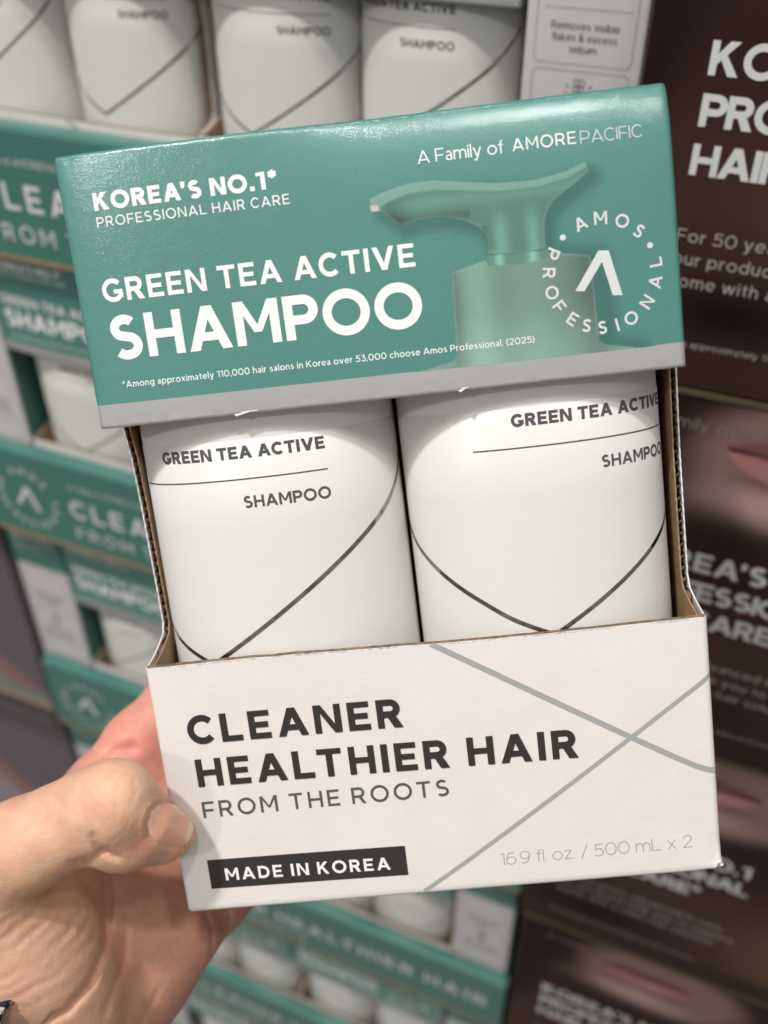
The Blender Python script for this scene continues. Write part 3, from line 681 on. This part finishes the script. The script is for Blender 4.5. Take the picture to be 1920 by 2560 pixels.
def hand_sdf(P, detail=True):
    X, Y = px_of(P)
    th = chain(P, THUMB, .003)
    then = chain(P, [(-70, 2220, .300, 20), (10, 2300, .304, 20), (70, 2400, .309, 21), (135, 2510, .317, 20.5), (170, 2650, .326, 22)], .012)
    body = smin(th, then, .010)
    palm = chain(P, [(150, 2080, .336, 14), (230, 2190, .343, 15), (300, 2320, .346, 17), (270, 2450, .341, 18), (150, 2640, .337, 22), (60, 2760, .336, 26)], .014)
    palm = smin(palm, chain(P, [(0, 2190, .318, 15), (150, 2090, .335, 12), (250, 2030, .348, 12)], .01), .012)
    palm = smin(palm, chain(P, [(400, 2250, .354, 15), (435, 2325, .351, 14.5), (345, 2430, .347, 16.5), (235, 2545, .343, 18.5)], .01), .012)
    body = smin(body, palm, .009)
    idx = chain(P, [(170, 2080, .345, 13), (252, 1978, .356, 12.4), (345, 1860, .364, 11.8), (450, 1735, .369, 10.5), (560, 1630, .371, 9.0), (650, 1560, .372, 7.6)], .006)
    mid = chain(P, [(260, 2150, .350, 13), (420, 2030, .368, 11.5), (600, 1900, .373, 10), (800, 1800, .374, 8)], .006)
    rng = chain(P, [(330, 2260, .350, 13), (500, 2150, .371, 11.5), (680, 2060, .376, 10), (860, 1980, .377, 8)], .006)
    pky = chain(P, [(410, 2360, .349, 13), (530, 2262, .362, 10.8), (660, 2160, .376, 9.4), (800, 2080, .379, 7.5)], .006)
    body = smin(body, idx, .006); body = smin(body, mid, .004); body = smin(body, rng, .004); body = smin(body, pky, .0035)
    web = chain(P, [(230, 2100, .350, 13), (360, 2010, .364, 13), (470, 1900, .372, 12.5)], .006)
    body = smin(body, web, .009)
    # thumb knuckle, bulge and pad
    body = smin(body, np.linalg.norm(P - PC(285, 1995, .2772), axis=-1) - .0085, .008)
    body = smin(body, np.linalg.norm(P - PC(300, 2105, .2850), axis=-1) - .0085, .006)
    if detail:
        def groove(pts, wpx, amp, dmin=0, dmax=9):
            g = np.exp(-(seg_d(X, Y, pts) / wpx) ** 2) * amp * MM
            return g * ((P[..., 2] > dmin) & (P[..., 2] < dmax))
        f = .312
        body = body + groove([(292, 2143), (252, 2125), (238, 2108), (232, 2088)], 9, 1.3, dmax=f)
        body = body + groove([(215, 2118), (206, 2098), (203, 2080)], 11, .25, dmax=f)
        body = body + groove([(262, 2128), (230, 2150), (180, 2160)], 13, .6, dmax=f)
        # fine knuckle folds
        for pts in ([(205, 1950), (199, 1985), (206, 2030), (222, 2070)], [(252, 1948), (240, 1985), (246, 2030), (258, 2068)], [(335, 1958), (340, 1985), (325, 2015)], [(228, 1930), (218, 1962), (222, 2000)], [(296, 1960), (288, 1990), (292, 2030)]):
            body = body + groove(pts, 3.5, .30, dmax=.30)
        # nail fold: a groove hugging the nail and a soft rim of flesh outside it
        c17, s17 = math.cos(math.radians(17)), math.sin(math.radians(17))
        ax_ = ((X - 427) * c17 + (Y - 2063) * s17) / 58; ay_ = (-(X - 427) * s17 + (Y - 2063) * c17) / 52
        e = (np.abs(ax_) ** 2.6 + np.abs(ay_) ** 2.6) ** (1 / 2.6); near = (P[..., 2] < .305) & (np.abs(X - 427) < 110) & (np.abs(Y - 2063) < 110)
        lft = smooth01((.75 - ax_) / .6)
        body = body + near * lft * np.exp(-((e - 1.03) / .05) ** 2) * .00045 - near * lft * np.exp(-((e - 1.20) / .10) ** 2) * .00040
        # thenar wrinkles sweep round the base of the thumb
        rs = np.random.RandomState(5)
        cxx, cyy = -330, 1880
        r = np.hypot((X - cxx) * .92, (Y - cyy)); ang = np.degrees(np.arctan2(Y - cyy, X - cxx))
        wob = 7 * np.sin(ang * .22) + 3 * np.sin(ang * .7 + r * .02)
        msk = smooth01((Y - 2205) / 60) * smooth01((300 - X) / 80) * (P[..., 2] < .335)
        for i, r0 in enumerate((408, 440, 466, 500, 524, 552, 585, 612, 645, 672, 700, 735)):
            am = .8 * (.34, .55, .28, .6, .3, .5, .62, .3, .55, .35, .6, .3)[i]
            rr_ = r0 + (ang - 50) * (.25 + .15 * math.sin(i * 1.7))
            body = body + msk * am * MM * np.exp(-((r + wob - rr_) / (5 + 2 * (i % 3))) ** 2) * (.6 + .4 * np.sin(ang * .3 + i))
        # palm lines
        body = body + groove([(262, 2170), (272, 2260), (262, 2370), (225, 2460), (165, 2530), (80, 2570)], 11, 1.5, dmin=.29)
        body = body + groove([(318, 2290), (312, 2400), (285, 2470), (262, 2530)], 9, .6, dmin=.30)
        body = body + groove([(512, 2285), (532, 2330), (528, 2385)], 6, .9, dmin=.32)
        body = body + groove([(575, 2280), (570, 2315)], 6, .7, dmin=.32)
        body = body + groove([(270, 1945), (262, 1915), (290, 1880), (330, 1870)], 16, 1.6, dmin=.325)
        body = body + groove([(395, 2480), (360, 2540), (340, 2600)], 9, .35, dmin=.30)
    return body
def surface_nets(F, lo, h):
    sgn = F < 0; nx, ny, nz = F.shape
    c = np.zeros((nx - 1, ny - 1, nz - 1), int)
    for i in (0, 1):
        for j in (0, 1):
            for k in (0, 1): c += sgn[i:nx - 1 + i, j:ny - 1 + j, k:nz - 1 + k]
    act = (c > 0) & (c < 8); ids = -np.ones(act.shape, int); A = np.argwhere(act); ids[act] = np.arange(len(A))
    acc = np.zeros((len(A), 3)); cnt = np.zeros(len(A))
    corners = [(i, j, k) for i in (0, 1) for j in (0, 1) for k in (0, 1)]
    for a in corners:
        for ax in range(3):
            if a[ax] == 1: continue
            b = list(a); b[ax] = 1
            fa = F[A[:, 0] + a[0], A[:, 1] + a[1], A[:, 2] + a[2]]; fb = F[A[:, 0] + b[0], A[:, 1] + b[1], A[:, 2] + b[2]]
            cr = (fa < 0) != (fb < 0); t = np.where(cr, fa / np.where(cr, fa - fb, 1), 0)
            p = np.array(a, float)[None].repeat(len(A), 0); p[:, ax] += t
            acc += p * cr[:, None]; cnt += cr
    V = (A + acc / cnt[:, None]) * h + lo; Fc = []
    for ax in range(3):
        s0 = [slice(None)] * 3; s1 = [slice(None)] * 3; s0[ax] = slice(0, -1); s1[ax] = slice(1, None)
        cr = sgn[tuple(s0)] != sgn[tuple(s1)]; E_ = np.argwhere(cr)
        o1, o2 = [(1, 2), (2, 0), (0, 1)][ax]
        ok = (E_[:, o1] > 0) & (E_[:, o2] > 0) & (E_[:, o1] < F.shape[o1] - 1) & (E_[:, o2] < F.shape[o2] - 1); E_ = E_[ok]
        def cell(d1, d2):
            q = E_.copy(); q[:, o1] += d1; q[:, o2] += d2; return ids[q[:, 0], q[:, 1], q[:, 2]]
        q = np.stack([cell(-1, -1), cell(0, -1), cell(0, 0), cell(-1, 0)], 1)
        ins = sgn[E_[:, 0], E_[:, 1], E_[:, 2]]
        q[~ins] = q[~ins][:, ::-1]; Fc.append(q)
    return V, np.concatenate(Fc)
lo = np.array([-.165, .055, .255]); hi = np.array([-.005, .225, .400]); hh = .00085
ax = [np.arange(lo[i], hi[i], hh) for i in range(3)]
F = np.empty((len(ax[0]), len(ax[1]), len(ax[2])), np.float32)
for i0 in range(0, len(ax[0]), 12):
    g = np.stack(np.meshgrid(ax[0][i0:i0 + 12], ax[1], ax[2], indexing='ij'), -1)
    F[i0:i0 + 12] = hand_sdf(g)
F[0] = F[-1] = 1; F[:, 0] = F[:, -1] = 1; F[:, :, 0] = F[:, :, -1] = 1
HV, HF = surface_nets(F, lo, hh)
def cam_to_world(V): return np.stack([V @ RB[:, 0], V @ RB[:, 2], -(V @ RB[:, 1])], 1) + CAMPOS
person = empty('person', loc=c2w(PC(120, 2700, .335)))
porg = np.array(person.location)
me = bpy.data.meshes.new('hand'); me.from_pydata((cam_to_world(HV) - porg).tolist(), [], HF.tolist()); me.update()
me.polygons.foreach_set('use_smooth', [True] * len(me.polygons))
# skin tone map
X, Y = px_of(HV); Zc = HV[:, 2]
tan = lin(214, 170, 142); pink = lin(200, 148, 126); red = lin(196, 122, 106)
pk = smooth01((Zc - .300) / .035); C = tan * (1 - pk[:, None]) + pink * pk[:, None]
def blot(x, y, r, c, a, z0=0, z1=9):
    global C
    m_ = (np.exp(-((X - x) ** 2 + (Y - y) ** 2) / r ** 2) * a * ((Zc > z0) & (Zc < z1)))[:, None]; C = C * (1 - m_) + c * m_
blot(355, 2125, 38, red, .55, z1=.305); blot(300, 2110, 50, pink, .35, z1=.305); blot(395, 2000, 22, red, .4, z1=.305)
blot(275, 1960, 45, lin(236, 192, 150), .6, z1=.30); blot(450, 2130, 30, lin(232, 170, 120), .5, z1=.31)
blot(330, 1850, 110, lin(224, 142, 126), .6, z0=.33); blot(330, 2010, 90, red, .35, z0=.32)
blot(90, 2230, 60, lin(200, 160, 105), .4, z1=.32); blot(230, 1990, 40, lin(214, 158, 128), .5, z1=.3)
n_ = np.sin(HV[:, 0] * 310 + 3 * np.sin(HV[:, 1] * 190)) * np.sin(HV[:, 1] * 270 + 2 * np.sin(HV[:, 2] * 150))
n2_ = np.sin(HV[:, 0] * 720 + 4 * np.sin(HV[:, 1] * 430)) * np.sin(HV[:, 1] * 650 + 3 * np.sin(HV[:, 2] * 380 + HV[:, 0] * 300))
C = C * (1 - .06 * smooth01(n2_ * 1.2)[:, None] * np.array([.2, 1.3, 1.1]))
C = C * (1 + .05 * n_[:, None] * np.array([.5, 1.2, 1.2]))
M['skin'] = mat('skin', (.6, .35, .25, 1), .50, attr='Col', bump=.45, bscale=1500, bump2=.30, b2scale=420, var=.08, vscale=150, sss=.15, spec=.35)
hand = bpy.data.objects.new('hand', me); COL.objects.link(hand); hand.parent = person; me.materials.append(M['skin']); set_col(hand, C)
# thumb nail, laid on the sculpted thumb
cu, sn = math.cos(math.radians(17)), math.sin(math.radians(17))
G = []; GC = []
for r_ in np.linspace(0, 1, 12):
    row = []
    for a in np.linspace(0, 2 * math.pi, 49):
        ca, sa = math.cos(a), math.sin(a); ex = abs(ca) ** .75 * np.sign(ca) * 58 * r_; ey = abs(sa) ** .8 * np.sign(sa) * 52 * r_
        row.append((427 + ex * cu - ey * sn, 2063 + ex * sn + ey * cu, ex / 58, r_))
    G.append(row)
G = np.array(G); d = np.full(G.shape[:2], .262)
for _ in range(60):
    P = np.stack([(G[..., 0] - 960) / FPX * d, (G[..., 1] - 1280) / FPX * d, d], -1)
    d = d + np.clip(hand_sdf(P, False), -.002, .004) * .7
P = np.stack([(G[..., 0] - 960) / FPX * d, (G[..., 1] - 1280) / FPX * d, d], -1)
nrm = P / np.linalg.norm(P, axis=-1, keepdims=True)
lift = .00042 * (1 - G[..., 3] ** 8) + .0003 * smooth01(G[..., 2]) - .0004 * (G[..., 3] > .97)
P = P - nrm * lift[..., None]
mb = MB(); mb.grid((cam_to_world(P.reshape(-1, 3)) - porg).reshape(P.shape), flip=True)
M['nail'] = mat('finger_nail', (.7, .5, .42, 1), .28, attr='Col', bump=.08, bscale=500, coat=.28, coatr=.16, sss=.1, spec=.5)
nail = mb.build('thumb_nail', M['nail'], hand, smooth=True)
xx = G[..., 2].reshape(-1, 1); rr_ = G[..., 3].reshape(-1, 1)
nc = lin(226, 168, 142) * (1 - smooth01((-xx - .35) / .4) * .5) + lin(232, 190, 174) * smooth01((-xx - .35) / .4) * .5
tipw = smooth01((xx - .70) / .12) * .75; nc = nc * (1 - tipw) + lin(236, 208, 166) * tipw
set_col(nail, nc)
# knitted cuff
M['knit'] = mat('mottled_knit_yarn', (.3, .3, .32, 1), .9, attr='Col')
mb = MB(); cols = []
a0 = PC(214, 2752, .283); axd = PC(34, 2894, .287) - a0; axd /= np.linalg.norm(axd)
e1 = np.cross(axd, [0, 0, 1]); e1 /= np.linalg.norm(e1); e2 = np.cross(axd, e1) * .58; rs = np.random.RandomState(2)
ncol = []
for rowi in range(16):
    for k in range(78):
        th_ = (k + .5 * (rowi % 2)) / 78 * 2 * math.pi; Rr = .0362 + .001 * math.sin(th_ * 3); t0 = rowi * .0021
        cpt = a0 + axd * t0 + (e1 * math.cos(th_) + e2 * math.sin(th_)) * Rr
        tg = -e1 * math.sin(th_) + e2 * math.cos(th_); on = e1 * math.cos(th_) + e2 * math.sin(th_)
        c = (lin(30, 30, 38), lin(176, 172, 168), lin(92, 92, 98), lin(215, 212, 205))[rs.choice(4, p=[.42, .2, .25, .13])]
        pth = [cpt + tg * x + axd * y + on * z for x, y, z in ((-.0013, -.0016, -.0006), (-.0011, .0, .0006), (-.0004, .0015, .0011), (.0005, .0015, .0011), (.0011, 0, .0006), (.0013, -.0016, -.0006))]
        pth = np.array(pth) + rs.randn(6, 3) * .00022; b = len(mb.v); rad = .00052; T_ = np.gradient(pth, axis=0); T_ /= np.linalg.norm(T_, axis=1)[:, None]
        g = []
        for p_, t_ in zip(pth, T_):
            n1 = np.cross(t_, on); n1 /= np.linalg.norm(n1) + 1e-9; n2 = np.cross(t_, n1)
            g.append([p_ + (n1 * math.cos(q) + n2 * math.sin(q)) * rad for q in np.linspace(0, 2 * math.pi, 7)])
        g = np.array(g); sh_ = g.shape; mb.grid((cam_to_world(g.reshape(-1, 3)) - porg).reshape(sh_)); ncol += [c] * (sh_[0] * sh_[1])
g = np.array([[a0 + axd * t + (e1 * math.cos(q) + e2 * math.sin(q)) * .0358 for t in (-.001, .012, .034)] for q in np.linspace(0, 2 * math.pi, 40)])
mb.grid((cam_to_world(g.reshape(-1, 3)) - porg).reshape(g.shape)); ncol += [lin(24, 24, 30)] * (40 * 3)
cuff = mb.build('sleeve_cuff', M['knit'], person, smooth=True); set_col(cuff, np.array(ncol))
tag(person, 'left hand gripping the carton from the left, thumb bent over its front, dark knitted cuff', 'person')

# ------------------------------------------------------------------ shelf display behind

def WP(u, v, y=0.0): return (u, y, CAMPOS[2] - v)           # metres
PER = .2265; PK = .0125
ORD = ['top', 'second', 'third', 'fourth', 'fifth', 'sixth']
index_kids()
# tray prototype: origin at the bottom left front corner
def build_tray():
    t = empty('display_tray')
    Wd, Ht, Dp = .430, .0785, .190; th = .003
    mb = MB()
    # folded front wall: front face, rounded rim, back face
    prof = [(0.0, 0.0), (0.0, .0755), (.0008, .0775), (.0024, .0785), (.0095, .0785), (.0108, .0778), (.0112, .0765), (.0112, .0)]
    mb.grid(np.array([[(x, y, z) for y, z in prof] for x in np.linspace(0, Wd, 30)]), flip=True)
    mb.add([(0, y, z) for y, z in prof], [tuple(range(len(prof)))]); mb.add([(Wd, y, z) for y, z in prof], [tuple(range(len(prof)))[::-1]])
    mb.build('front_wall', M['tray_teal'], t, smooth=False)
    for x in (0.0, Wd - th):
        mb = MB(); mb.box(x, x + th, .0115, Dp, 0.0, .050); mb.build('tray_side', M['tray_teal'], t)
    mb = MB(); mb.box(th, Wd - th, .0115, Dp, 0.0, .0012); mb.build('tray_base', M['kraft'], t)
    mb = MB(); mb.box(0.0005, Wd - .0005, -.0004, .0006, .0002, .0026); mb.build('cut_edge', M['kraft'], t)
    pl = lambda base: (lambda x, y, l: (x, -l - .0002, base + y))
    mb = MB()
    put_text(mb, 'A Family of AMOREPACIFIC', .0042, .10, pl(.0570), .078, .146)
    put_text(mb, 'CLEANER HEALTHIER HAIR', .0155, .19, pl(.0315), .076, .415)
    put_text(mb, 'FROM THE ROOTS', .0100, .135, pl(.0125), .077, .235)
    mb.build('tray_lettering', M['ink_pale'], t)
    mb = MB(); cx, cz, rr = .038, .037, .024
    for outward, txt, angs in ((True, 'AMOS', (110, 88, 64.5, 43.5)), (False, 'PROFESSIONAL', (153.2, 173.5, 194.5, 211.4, 231.3, 248, 265.3, 281.6, 298, 321.9, 344.7, 365.4))):
        for ch, a in zip(txt, angs):
            g, adv = glyph(ch, .185); cap = .0055; ar = math.radians(a); tt = math.radians(a - 90 if outward else a + 90)
            for pi, piece in enumerate(g):
                for q in piece:
                    mb.add([(cx + rr * math.cos(ar) + (x - adv / 2) * cap * math.cos(tt) - (y - .5) * cap * math.sin(tt), -.0002 - pi * 2e-5,
                             cz + rr * math.sin(ar) + (x - adv / 2) * cap * math.sin(tt) + (y - .5) * cap * math.cos(tt)) for x, y in q], [(0, 1, 2, 3)])
    for i, q in enumerate(([(-.8, 10), (3.2, 10), (-7, -7), (-11, -7)], [(-.8, 10), (3.2, 10), (10.5, -10), (6.5, -10)])):
        mb.add([(cx + x * MM, -.0002 - i * 2e-5, cz + y * MM) for x, y in q], [(0, 1, 2, 3)])
    mb.build('tray_emblem', M['ink_pale'], t)
    return t
# side-turned carton prototype: its narrow printed side faces the aisle; origin bottom left front
def build_side_pack():
    t = empty('sideways_carton')
    Wd, Dp = .0495, .150
    mb = MB(); mb.box(0, Wd, 0, Dp, 0, .1790); mb.build('carton_body', M['info_white'], t, bevel=.0012)
    mb = MB(); mb.box(-.0006, Wd + .0006, -.0010, Dp + .001, .1793, BH - .0005); mb.build('header', M['tray_teal'], t, bevel=.0014)
    mb = MB(); mb.box(Wd + .0003, Wd + .0015, .002, Dp, .0765, .1788); mb.build('printed_face', M['deep_teal'], t)
    mb = MB()
    pl = lambda base, y0=-.0003: (lambda x, y, l: (x, y0 - l, base + y))
    put_text(mb, "KOREA'S NO.1", .0040, .22, pl(.2080, -.0013), .006, .044); put_text(mb, 'PROFESSIONAL', .0034, .13, pl(.2015, -.0013), .006, .044)
    put_text(mb, 'HAIR CARE', .0034, .13, pl(.1955, -.0013), .006, .030)
    mb.build('header_lettering', M['ink_pale'], t)
    mb = MB()
    def frame(x0, x1, z0, z1, r=.0025, wd=.0003):
        pts = []
        for cx_, cz_, a0_ in ((x1 - r, z1 - r, 0), (x0 + r, z1 - r, 90), (x0 + r, z0 + r, 180), (x1 - r, z0 + r, 270)):
            pts += arcp(cx_, cz_, r, r, a0_, a0_ + 90, 6)
        for q in stroke(pts, wd, True): mb.add([(x, -.0003, z) for x, z in q], [(0, 1, 2, 3)])
    for z0, z1 in ((.1335, .1740), (.0960, .1310), (.079, .0935)): frame(.0045, .0450, z0, z1)
    mb.build('panel_frame', M['stripe'], t)
    mb = MB()
    for i, s_ in enumerate(('Removes visible', 'flakes & excess', 'sebum')):
        _, n = layout(s_, .12, 0); cap = .00275; x0 = .0247 - n * cap / 2
        put_text(mb, s_, cap, .12, pl(.1465 - i * .0043), x0, x0 + n * cap)
    for x in np.arange(.0075, .043, .0009): mb.add([(x, -.0003, .1540), (x + .0004, -.0003, .1540), (x + .0004, -.0003, .1544), (x, -.0003, .1544)], [(0, 1, 2, 3)])
    for i in range(3):
        put_text(mb, ('Helps hair look', 'fuller and keeps', 'the scalp fresh')[i], .0026, .12, pl(.1085 - i * .0043), .010, .0395)
    # little strand of hair pictogram
    for zc in np.arange(.1160, .1285, .0026):
        for sx_ in (-1, 1):
            for q in stroke(arcp(.0247 + sx_ * .0011, zc, .0011, .0014, 0, 360, 12)[:-1], .00035, True): mb.add([(x, -.0003 - (sx_ > 0) * 2e-5, z) for x, z in q], [(0, 1, 2, 3)])
    for sx_ in (-1, 1):
        for dz, dx in ((.0026, .0022), (0, .003), (-.0026, .0022)):
            for q in stroke([(.0247 + sx_ * .0042, .1222 + dz * .8), (.0247 + sx_ * (.0042 + dx * .6), .1222 + dz * 1.35)], .0004): mb.add([(x, -.0003, z) for x, z in q], [(0, 1, 2, 3)])
    mb.build('panel_lettering', M['ink_dark'], t)
    return t
tray0 = build_tray(); side0 = build_side_pack()
# background bottles: three turns of the printed wall
bvars = [build_bottle(s, Matrix.Identity(4), '') for s in (-.024, .001, -.030, -.012)]
index_kids()
first = {'c': False, 't': False, 's': False}; usedb = set()
ident = Matrix.Identity(4)
def place_bottle(i, mtx, label):
    o = bvars[i] if i not in usedb else copy_tree(bvars[i]); usedb.add(i)
    o.matrix_world = mtx; tag(o, label, 'bottle', 'white bottles on the shelf behind'); return o
for k in range(6):
    top = .0130 + PER * k
    t = tray0 if k == 0 else copy_tree(tray0)
    t.location = WP(-.496 - (.009 if k == 0 else 0), top + .2265); tag(t, 'green cardboard display tray, %s one down in the stack behind the held carton' % ORD[k], 'tray', 'green display trays stacked behind')
    for j, u0 in enumerate((-.4525, -.2865)):
        base = Matrix.Translation(Vector(WP(u0 + BW / 2, top + BH - .0012, PK + BD / 2)))
        c = copy_tree(carton); c.matrix_world = base
        side = ('left', 'right')[j]
        tag(c, 'twin-pack carton standing in the %s green tray from the top, %s of two' % (ORD[k], side), 'carton', 'twin-pack cartons on the shelf behind')
        dv = .0065 if k == 0 else .002
        for q, uu in enumerate((.0433, .1222)):
            bi = {(0, 0, 0): 2, (0, 0, 1): 3, (0, 1, 0): 3, (0, 1, 1): 2}.get((k, j, q), (k + j + q) % 4)
            place_bottle(bi, bottle_matrix(uu, base, dv), 'white bottle, %s one in the %s twin-pack of the %s green tray' % (('left', 'right')[q], side, ORD[k]))
    for j, u0 in enumerate((-.5035, -.1195)):
        s_ = side0 if (k == 0 and j == 0) else copy_tree(side0)
        s_.location = WP(u0, top + BH - .0012, PK); tag(s_, 'carton turned sideways showing its white panel, %s end of the %s green tray' % (('left', 'right')[j], ORD[k]), 'carton', 'sideways cartons at the tray ends')

# brown cartons
def brown_print(U, V):
    """U 0..300, V 0..226 mm"""
    C = np.ones(U.shape + (3,)) * np.array([.030, .013, .012])
    def mix(c, a):
        nonlocal C
        a = np.clip(a, 0, 1)[..., None]; C = C * (1 - a) + np.array(c) * a
    mix((.060, .026, .024), smooth01((V - 80) / 60) * .75)
    mix((.075, .038, .034), np.exp(-(((U - 95) / 55) ** 2 + ((V - 150) / 30) ** 2)) * .9)
    mix((.008, .004, .004), np.exp(-(((U - 50) / 42) ** 2 + ((V - 190) / 16) ** 2)) * .95)
    mix((.17, .085, .055), np.exp(-(((U - 170) / 34) ** 2 + ((V - 175) / 40) ** 2)) * .8)
    mix((.045, .020, .018), smooth01((V - 203) / 8))
    # lower face: cheek, lips and chin
    rx = (U - 104) / 62; ry = (V - 30) / 38
    skin = smooth01((1.12 - np.hypot(rx, ry)) / .42)
    mix((.26, .15, .13), skin * .97)
    mix((.55, .36, .33), np.exp(-(((U - 90) / 36) ** 2 + ((V - 53) / 10) ** 2)) * .85)
    mix((.30, .17, .155), np.exp(-(((U - 135) / 24) ** 2 + ((V - 32) / 14) ** 2)) * .7)
    mix((.30, .17, .155), np.exp(-(((U - 100) / 34) ** 2 + ((V - 11) / 4) ** 2)) * .55)
    mix((.012, .004, .004), smooth01((48 - U - .30 * (V - 20)) / 22) * .85)
    lipx = (U - 94) / 33.0; q = np.maximum(1 - lipx ** 2, 0)
    mix((.05, .018, .016), np.exp(-((V - 40) / 3.2) ** 2) * q * .55)
    up = np.clip((np.minimum(V - (26 - 9.5 * q ** .6 + 1.2 * np.exp(-(lipx / .16) ** 2)), 26.6 - V)) / 1.2, 0, 1) * (q > 0)
    lw = np.clip((np.minimum(V - 26.0, (26 + 15 * q ** .65) - V)) / 1.4, 0, 1) * (q > 0)
    mix((.20, .08, .075), up); mix((.42, .19, .18), lw)
    mix((.60, .36, .36), np.exp(-(((U - 99) / 13) ** 2 + ((V - 31.5) / 1.8) ** 2)) * .7)
    mix((.015, .003, .004), np.exp(-((V - 26.3 - .8 * np.cos(lipx * 3)) / 1.0) ** 2) * (q > 0))
    return C
def build_brown():
    t = empty('face_print_carton'); Wd, Ht, Dp = .300, .2260, .200
    mb = MB(); mb.box(0, Wd, .0006, Dp, 0, Ht); mb.build('carton_body', M['brown_side'], t, bevel=.0015)
    us = np.linspace(1, 299, 150); vs = np.linspace(1.2, 224.8, 120); U, V = np.meshgrid(us, vs, indexing='ij')
    P = np.stack([U * MM, np.zeros_like(U), Ht - V * MM], -1)
    mb = MB(); mb.grid(P); o = mb.build('front_print', M['brown_print'], t, smooth=True); set_col(o, brown_print(U, V).reshape(-1, 3))
    mb = MB(); mb.box(.0, Wd, -.0006, .0008, Ht - .0022, Ht + .0002); mb.build('cut_edge', M['gold_edge'], t)
    pl = lambda v: (lambda x, y, l: (x, -.0002 - l, Ht - v + y))
    mb = MB(); x0 = .0235
    put_text(mb, "KOREA'S NO.1", .0117, .225, pl(.0985), x0, x0 + .1115)
    put_text(mb, "PROFESSIONAL", .0117, .225, pl(.1165), x0, x0 + .1140)
    put_text(mb, "HAIR CARE*", .0117, .225, pl(.1345), x0, x0 + .0880)
    mb.build('headline_lettering', M['ink_pale'], t)
    mb = MB()
    put_text(mb, 'For 50 years, advanced in care,', .0052, .135, pl(.1610), x0, tr=.04)
    put_text(mb, 'our products help you to explore', .0052, .135, pl(.1705), x0, tr=.04)
    put_text(mb, 'home with a salon hair solution', .0052, .135, pl(.1800), x0, tr=.04)
    put_text(mb, '*Among approximately 110,000 hair salons in Korea', .0030, .12, pl(.2065), x0 - .004, tr=.03)
    o = mb.build('body_lettering', M['ink_small'], t)
    mb = MB(); put_text(mb, 'A Family of AMOREPACIFIC', .0060, .10, pl(.0190), x0 - .004, tr=.03); mb.build('brand_lettering', M['ink_faint'], t)
    return t
M['ink_small'] = mat('pale_grey_ink', (.42, .38, .37, 1), .5); M['ink_faint'] = mat('faint_grey_ink', (.26, .21, .21, 1), .5)
br0 = build_brown(); index_kids()
for k in range(6):
    o = br0 if k == 0 else copy_tree(br0)
    o.location = WP(-.0640 + (.0, .001, .003, .006, .009, .012)[k], -.0035 + .2265 * (k + 1), -.023)
    tag(o, 'dark brown carton with lips picture, %s one down in the stack on the right' % ORD[k], 'carton', 'dark brown cartons stacked on the right')

# mauve cartons beyond the trays on the left
def build_mauve():
    t = empty('mauve_carton'); Wd, Ht, Dp = .170, .2260, .160
    mb = MB(); mb.box(0, Wd, .0006, Dp, 0, Ht); mb.build('carton_body', M['mauve_side'], t, bevel=.0015)
    U, V = np.meshgrid(np.linspace(.5, 169.5, 90), np.linspace(.5, 225.5, 110), indexing='ij')
    C = np.ones(U.shape + (3,)) * np.array([.125, .100, .118])
    def mix(c, a):
        nonlocal C
        a = np.clip(a, 0, 1)[..., None]; C = C * (1 - a) + np.array(c) * a
    mix((.05, .038, .04), smooth01((60 - V) / 50)); mix((.34, .25, .26), smooth01((V - 120 - (U - 60) * .9) / 40) * (V < 212) * .9)
    mix((.36, .17, .12), np.exp(-((V - 122 - (U - 60) * .9) / 12) ** 2) * .6)
    mix((.16, .22, .19), (V > 204) * (V < 214)); mix((.30, .22, .18), (V >= 214) * 1.0)
    P = np.stack([U * MM, np.zeros_like(U), Ht - V * MM], -1)
    mb = MB(); mb.grid(P); o = mb.build('front_print', M['mauve'], t, smooth=True); set_col(o, C.reshape(-1, 3))
    pl = lambda v: (lambda x, y, l: (x, -.0002 - l, Ht - v + y)); mb = MB()
    put_text(mb, "KOREA'S NO.1", .0062, .2, pl(.017), .098, .160); put_text(mb, 'PROFESSIONAL', .0050, .14, pl(.026), .098, .158)
    for i in range(7): put_text(mb, ('advanced daily care', 'for damaged hair', 'with keratin and', 'botanical extracts', 'keeps hair soft', 'and shiny between', 'salon visits')[i], .0030, .12, pl(.045 + i * .0085), .100, tr=.02)
    mb.build('carton_lettering', M['ink_faint2'], t); return t
M['ink_faint2'] = mat('greyish_ink', (.25, .23, .24, 1), .5)
mv0 = build_mauve(); index_kids()
for k in range(4):
    o = mv0 if k == 0 else copy_tree(mv0)
    o.location = WP(-.6800 + .004 * k, .2400 + .2265 * (k + 1), .006)
    tag(o, 'blurred mauve carton left of the green trays, %s one down in its stack' % ORD[k], 'carton', 'mauve cartons stacked on the left')
for k in range(3):
    mb = MB(); mb.box(0, .150, 0, .15, 0, .224); o = mb.build('beige_carton', M['beige'], None, bevel=.002)
    o.location = WP(-.836, .58 + .2265 * (k + 1), .012)
    tag(o, 'blurred beige carton at the far left edge, %s one down in its stack' % ORD[k], 'carton', 'beige cartons at the far left')
for o, nm in ((MB().add([(-4, .62, 0), (4, .62, 0), (4, .62, 3.2), (-4, .62, 3.2)], [(3, 2, 1, 0)]).build('wall', M['wall']), 'wall'),
              (MB().add([(-6, -6, 0), (6, -6, 0), (6, 4, 0), (-6, 4, 0)], [(0, 1, 2, 3)]).build('floor', M['floor']), 'floor')):
    o['kind'] = 'structure'
_fp = [c for c in COL.objects if c.parent == carton and c.name.startswith('front_panel')][0]; _fp.data = _fp.data.copy()
wear(carton)
bpy.context.view_layer.update()
